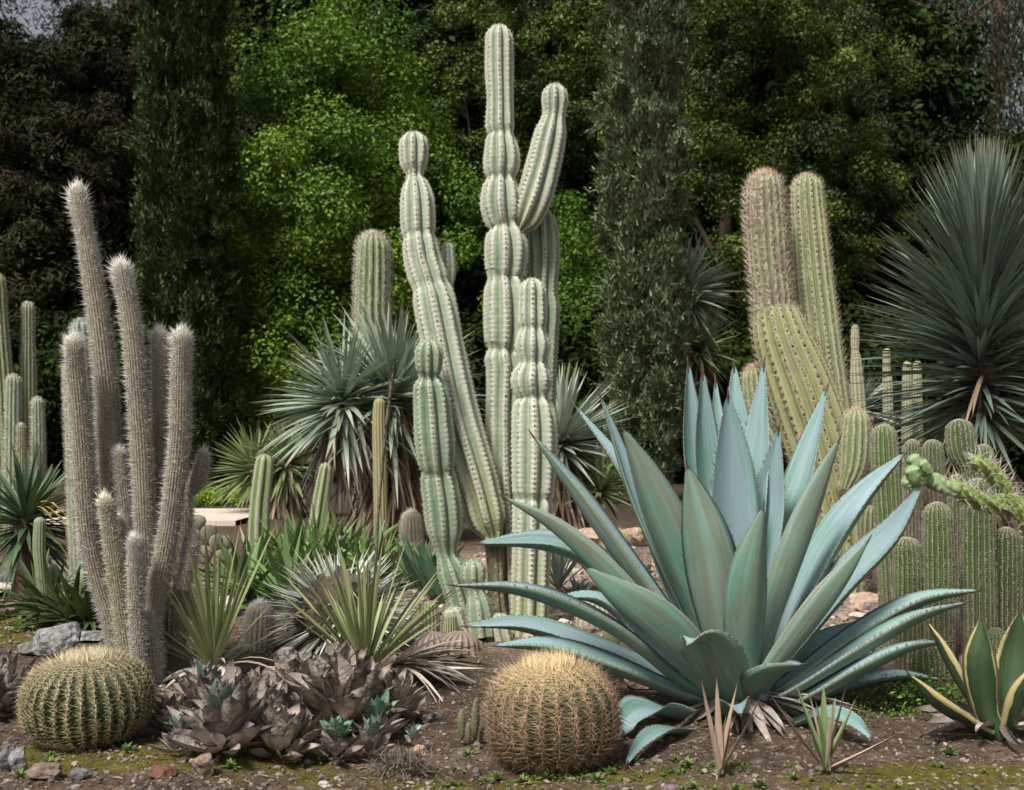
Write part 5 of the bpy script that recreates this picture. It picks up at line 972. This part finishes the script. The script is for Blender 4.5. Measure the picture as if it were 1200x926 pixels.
rock('white stone between the agave leaves at the right', 922, 668, 26, 20, M_WHT, 629); rock('round grey white stone lying between the right agave leaves', 936, 700, 22, 20, M_WHT, 630, 1, 3, .05); rock('grey stone beside the round white one', 920, 702, 16, 14, M_GREY, 631); rock('reddish tan broken rock left of the torch cacti', 1014, 716, 42, 22, M_TANS, 632); rock('purple stone in front of the torch cacti', 1030, 728, 20, 20, M_PUR, 633); rock('flat pale stone on the soil left of the purple stone', 1008, 728, 20, 8, M_WHT, 634); rock('pale upright stone at the foot of the left torch cacti', 1040, 712, 24, 34, M_WHT, 635); rock('pinkish flat stone under the damaged agave leaf', 1006, 752, 32, 14, M_TANS, 636)
rock('pale block behind the narrow leaved yucca at left', 270, 800, 34, 22, M_WHT, 640); rock('pale block right of the white woolly ball cactus', 338, 778, 30, 20, M_WHT, 642); rock('tan stone between the two narrow leaved yuccas', 318, 796, 26, 14, M_TANS, 643); rock('whitish stone behind the narrow leaved yucca, near the small grey pads', 262, 722, 26, 20, M_WHT, 644); rock('pale tan stone left of the green sword leaves', 262, 690, 28, 16, M_TANS, 645); rock('dark rock under the left edge yucca', 20, 690, 60, 34, M_DKS, 641)
rng = RNG(650)
for k in range(86):                         # loose stones on the pale slope and in the front soil
    if k < 66: px, py = (640 + 420 * rng.random() if k % 3 else 660 + 120 * rng.random()), 628 + 130 * rng.random(); sz = 8 + 18 * rng.random() ** 2
    else: px, py = 20 + 1160 * rng.random(), 880 + 44 * rng.random(); sz = 4 + 6 * rng.random()
    m = [M_BRN2, M_TANS, M_PUR, M_WHT, M_DKS][rng.integers(4 if k < 66 else 3)]
    rock('loose stone scattered on the pale stony slope behind the big agave' if k < 66 else 'small loose stone on the bare soil along the bottom edge', px, py, sz, sz * .6, m, 651 + k, .8, 8, .1, 3)
for o in list(scene.objects):
    if o.get('label', '').startswith('loose stone scattered'): o['group'] = 'loose stones on the slope'
    elif o.get('label', '').startswith('small loose stone'): o['group'] = 'small stones in the front soil'

# ------------------------------------------------------------------ weed seedlings
M_WEED = mat('weed_leaf', (.12, .18, .05), (.18, .25, .08), 6, .5, .3, z=.35, trans=.15)
def weed_mesh(seed, n, L):
    rng = RNG(seed); b = MB(); e = np.radians(12 + 60 * rng.random(n)); a = np.arange(n) * 2.4; D = np.stack([np.cos(e) * np.cos(a), np.cos(e) * np.sin(a), np.sin(e)], 1)
    blades(b, D * .002 + np.array([0, 0, .004]), D, L * (.6 + .6 * rng.random(n)), L * .26, .2, rng, nseg=4, fold=.3, prof='oval'); return b
GW = 'green weed seedlings on the front soil'
w0 = weed_mesh(701, 26, .045).build('weed', M_WEED, origin=(0, 0, 0)); tag(w0, 'small bright green weed seedling on bare soil along the front', 'weed', GW)
rng = RNG(702); spots = [(270, 916), (366, 772), (374, 896), (492, 842), (462, 902), (548, 880), (581, 906), (612, 910), (640, 908), (700, 912), (717, 905), (745, 893), (790, 888), (806, 893), (540, 770), (100, 880), (60, 900), (150, 892), (58, 912), (24, 925), (930, 912), (1112, 880), (890, 918), (812, 916), (862, 922), (500, 905), (530, 915)] + [(500 + 360 * rng.random(), 895 + 28 * rng.random()) for _ in range(22)] + [(480 + 90 * rng.random(), 780 + 100 * rng.random()) for _ in range(8)] + [(930 + 260 * rng.random(), 895 + 28 * rng.random()) for _ in range(8)]
for k, (px, py) in enumerate(spots):
    o = w0 if k == 0 else w0.copy()
    if k: COL.objects.link(o)
    o.location = ground(px, py); o.rotation_euler = (0, 0, rng.random() * 6); o.scale = ((.75 if k < 27 else .4) * (.7 + .5 * rng.random()),) * 3
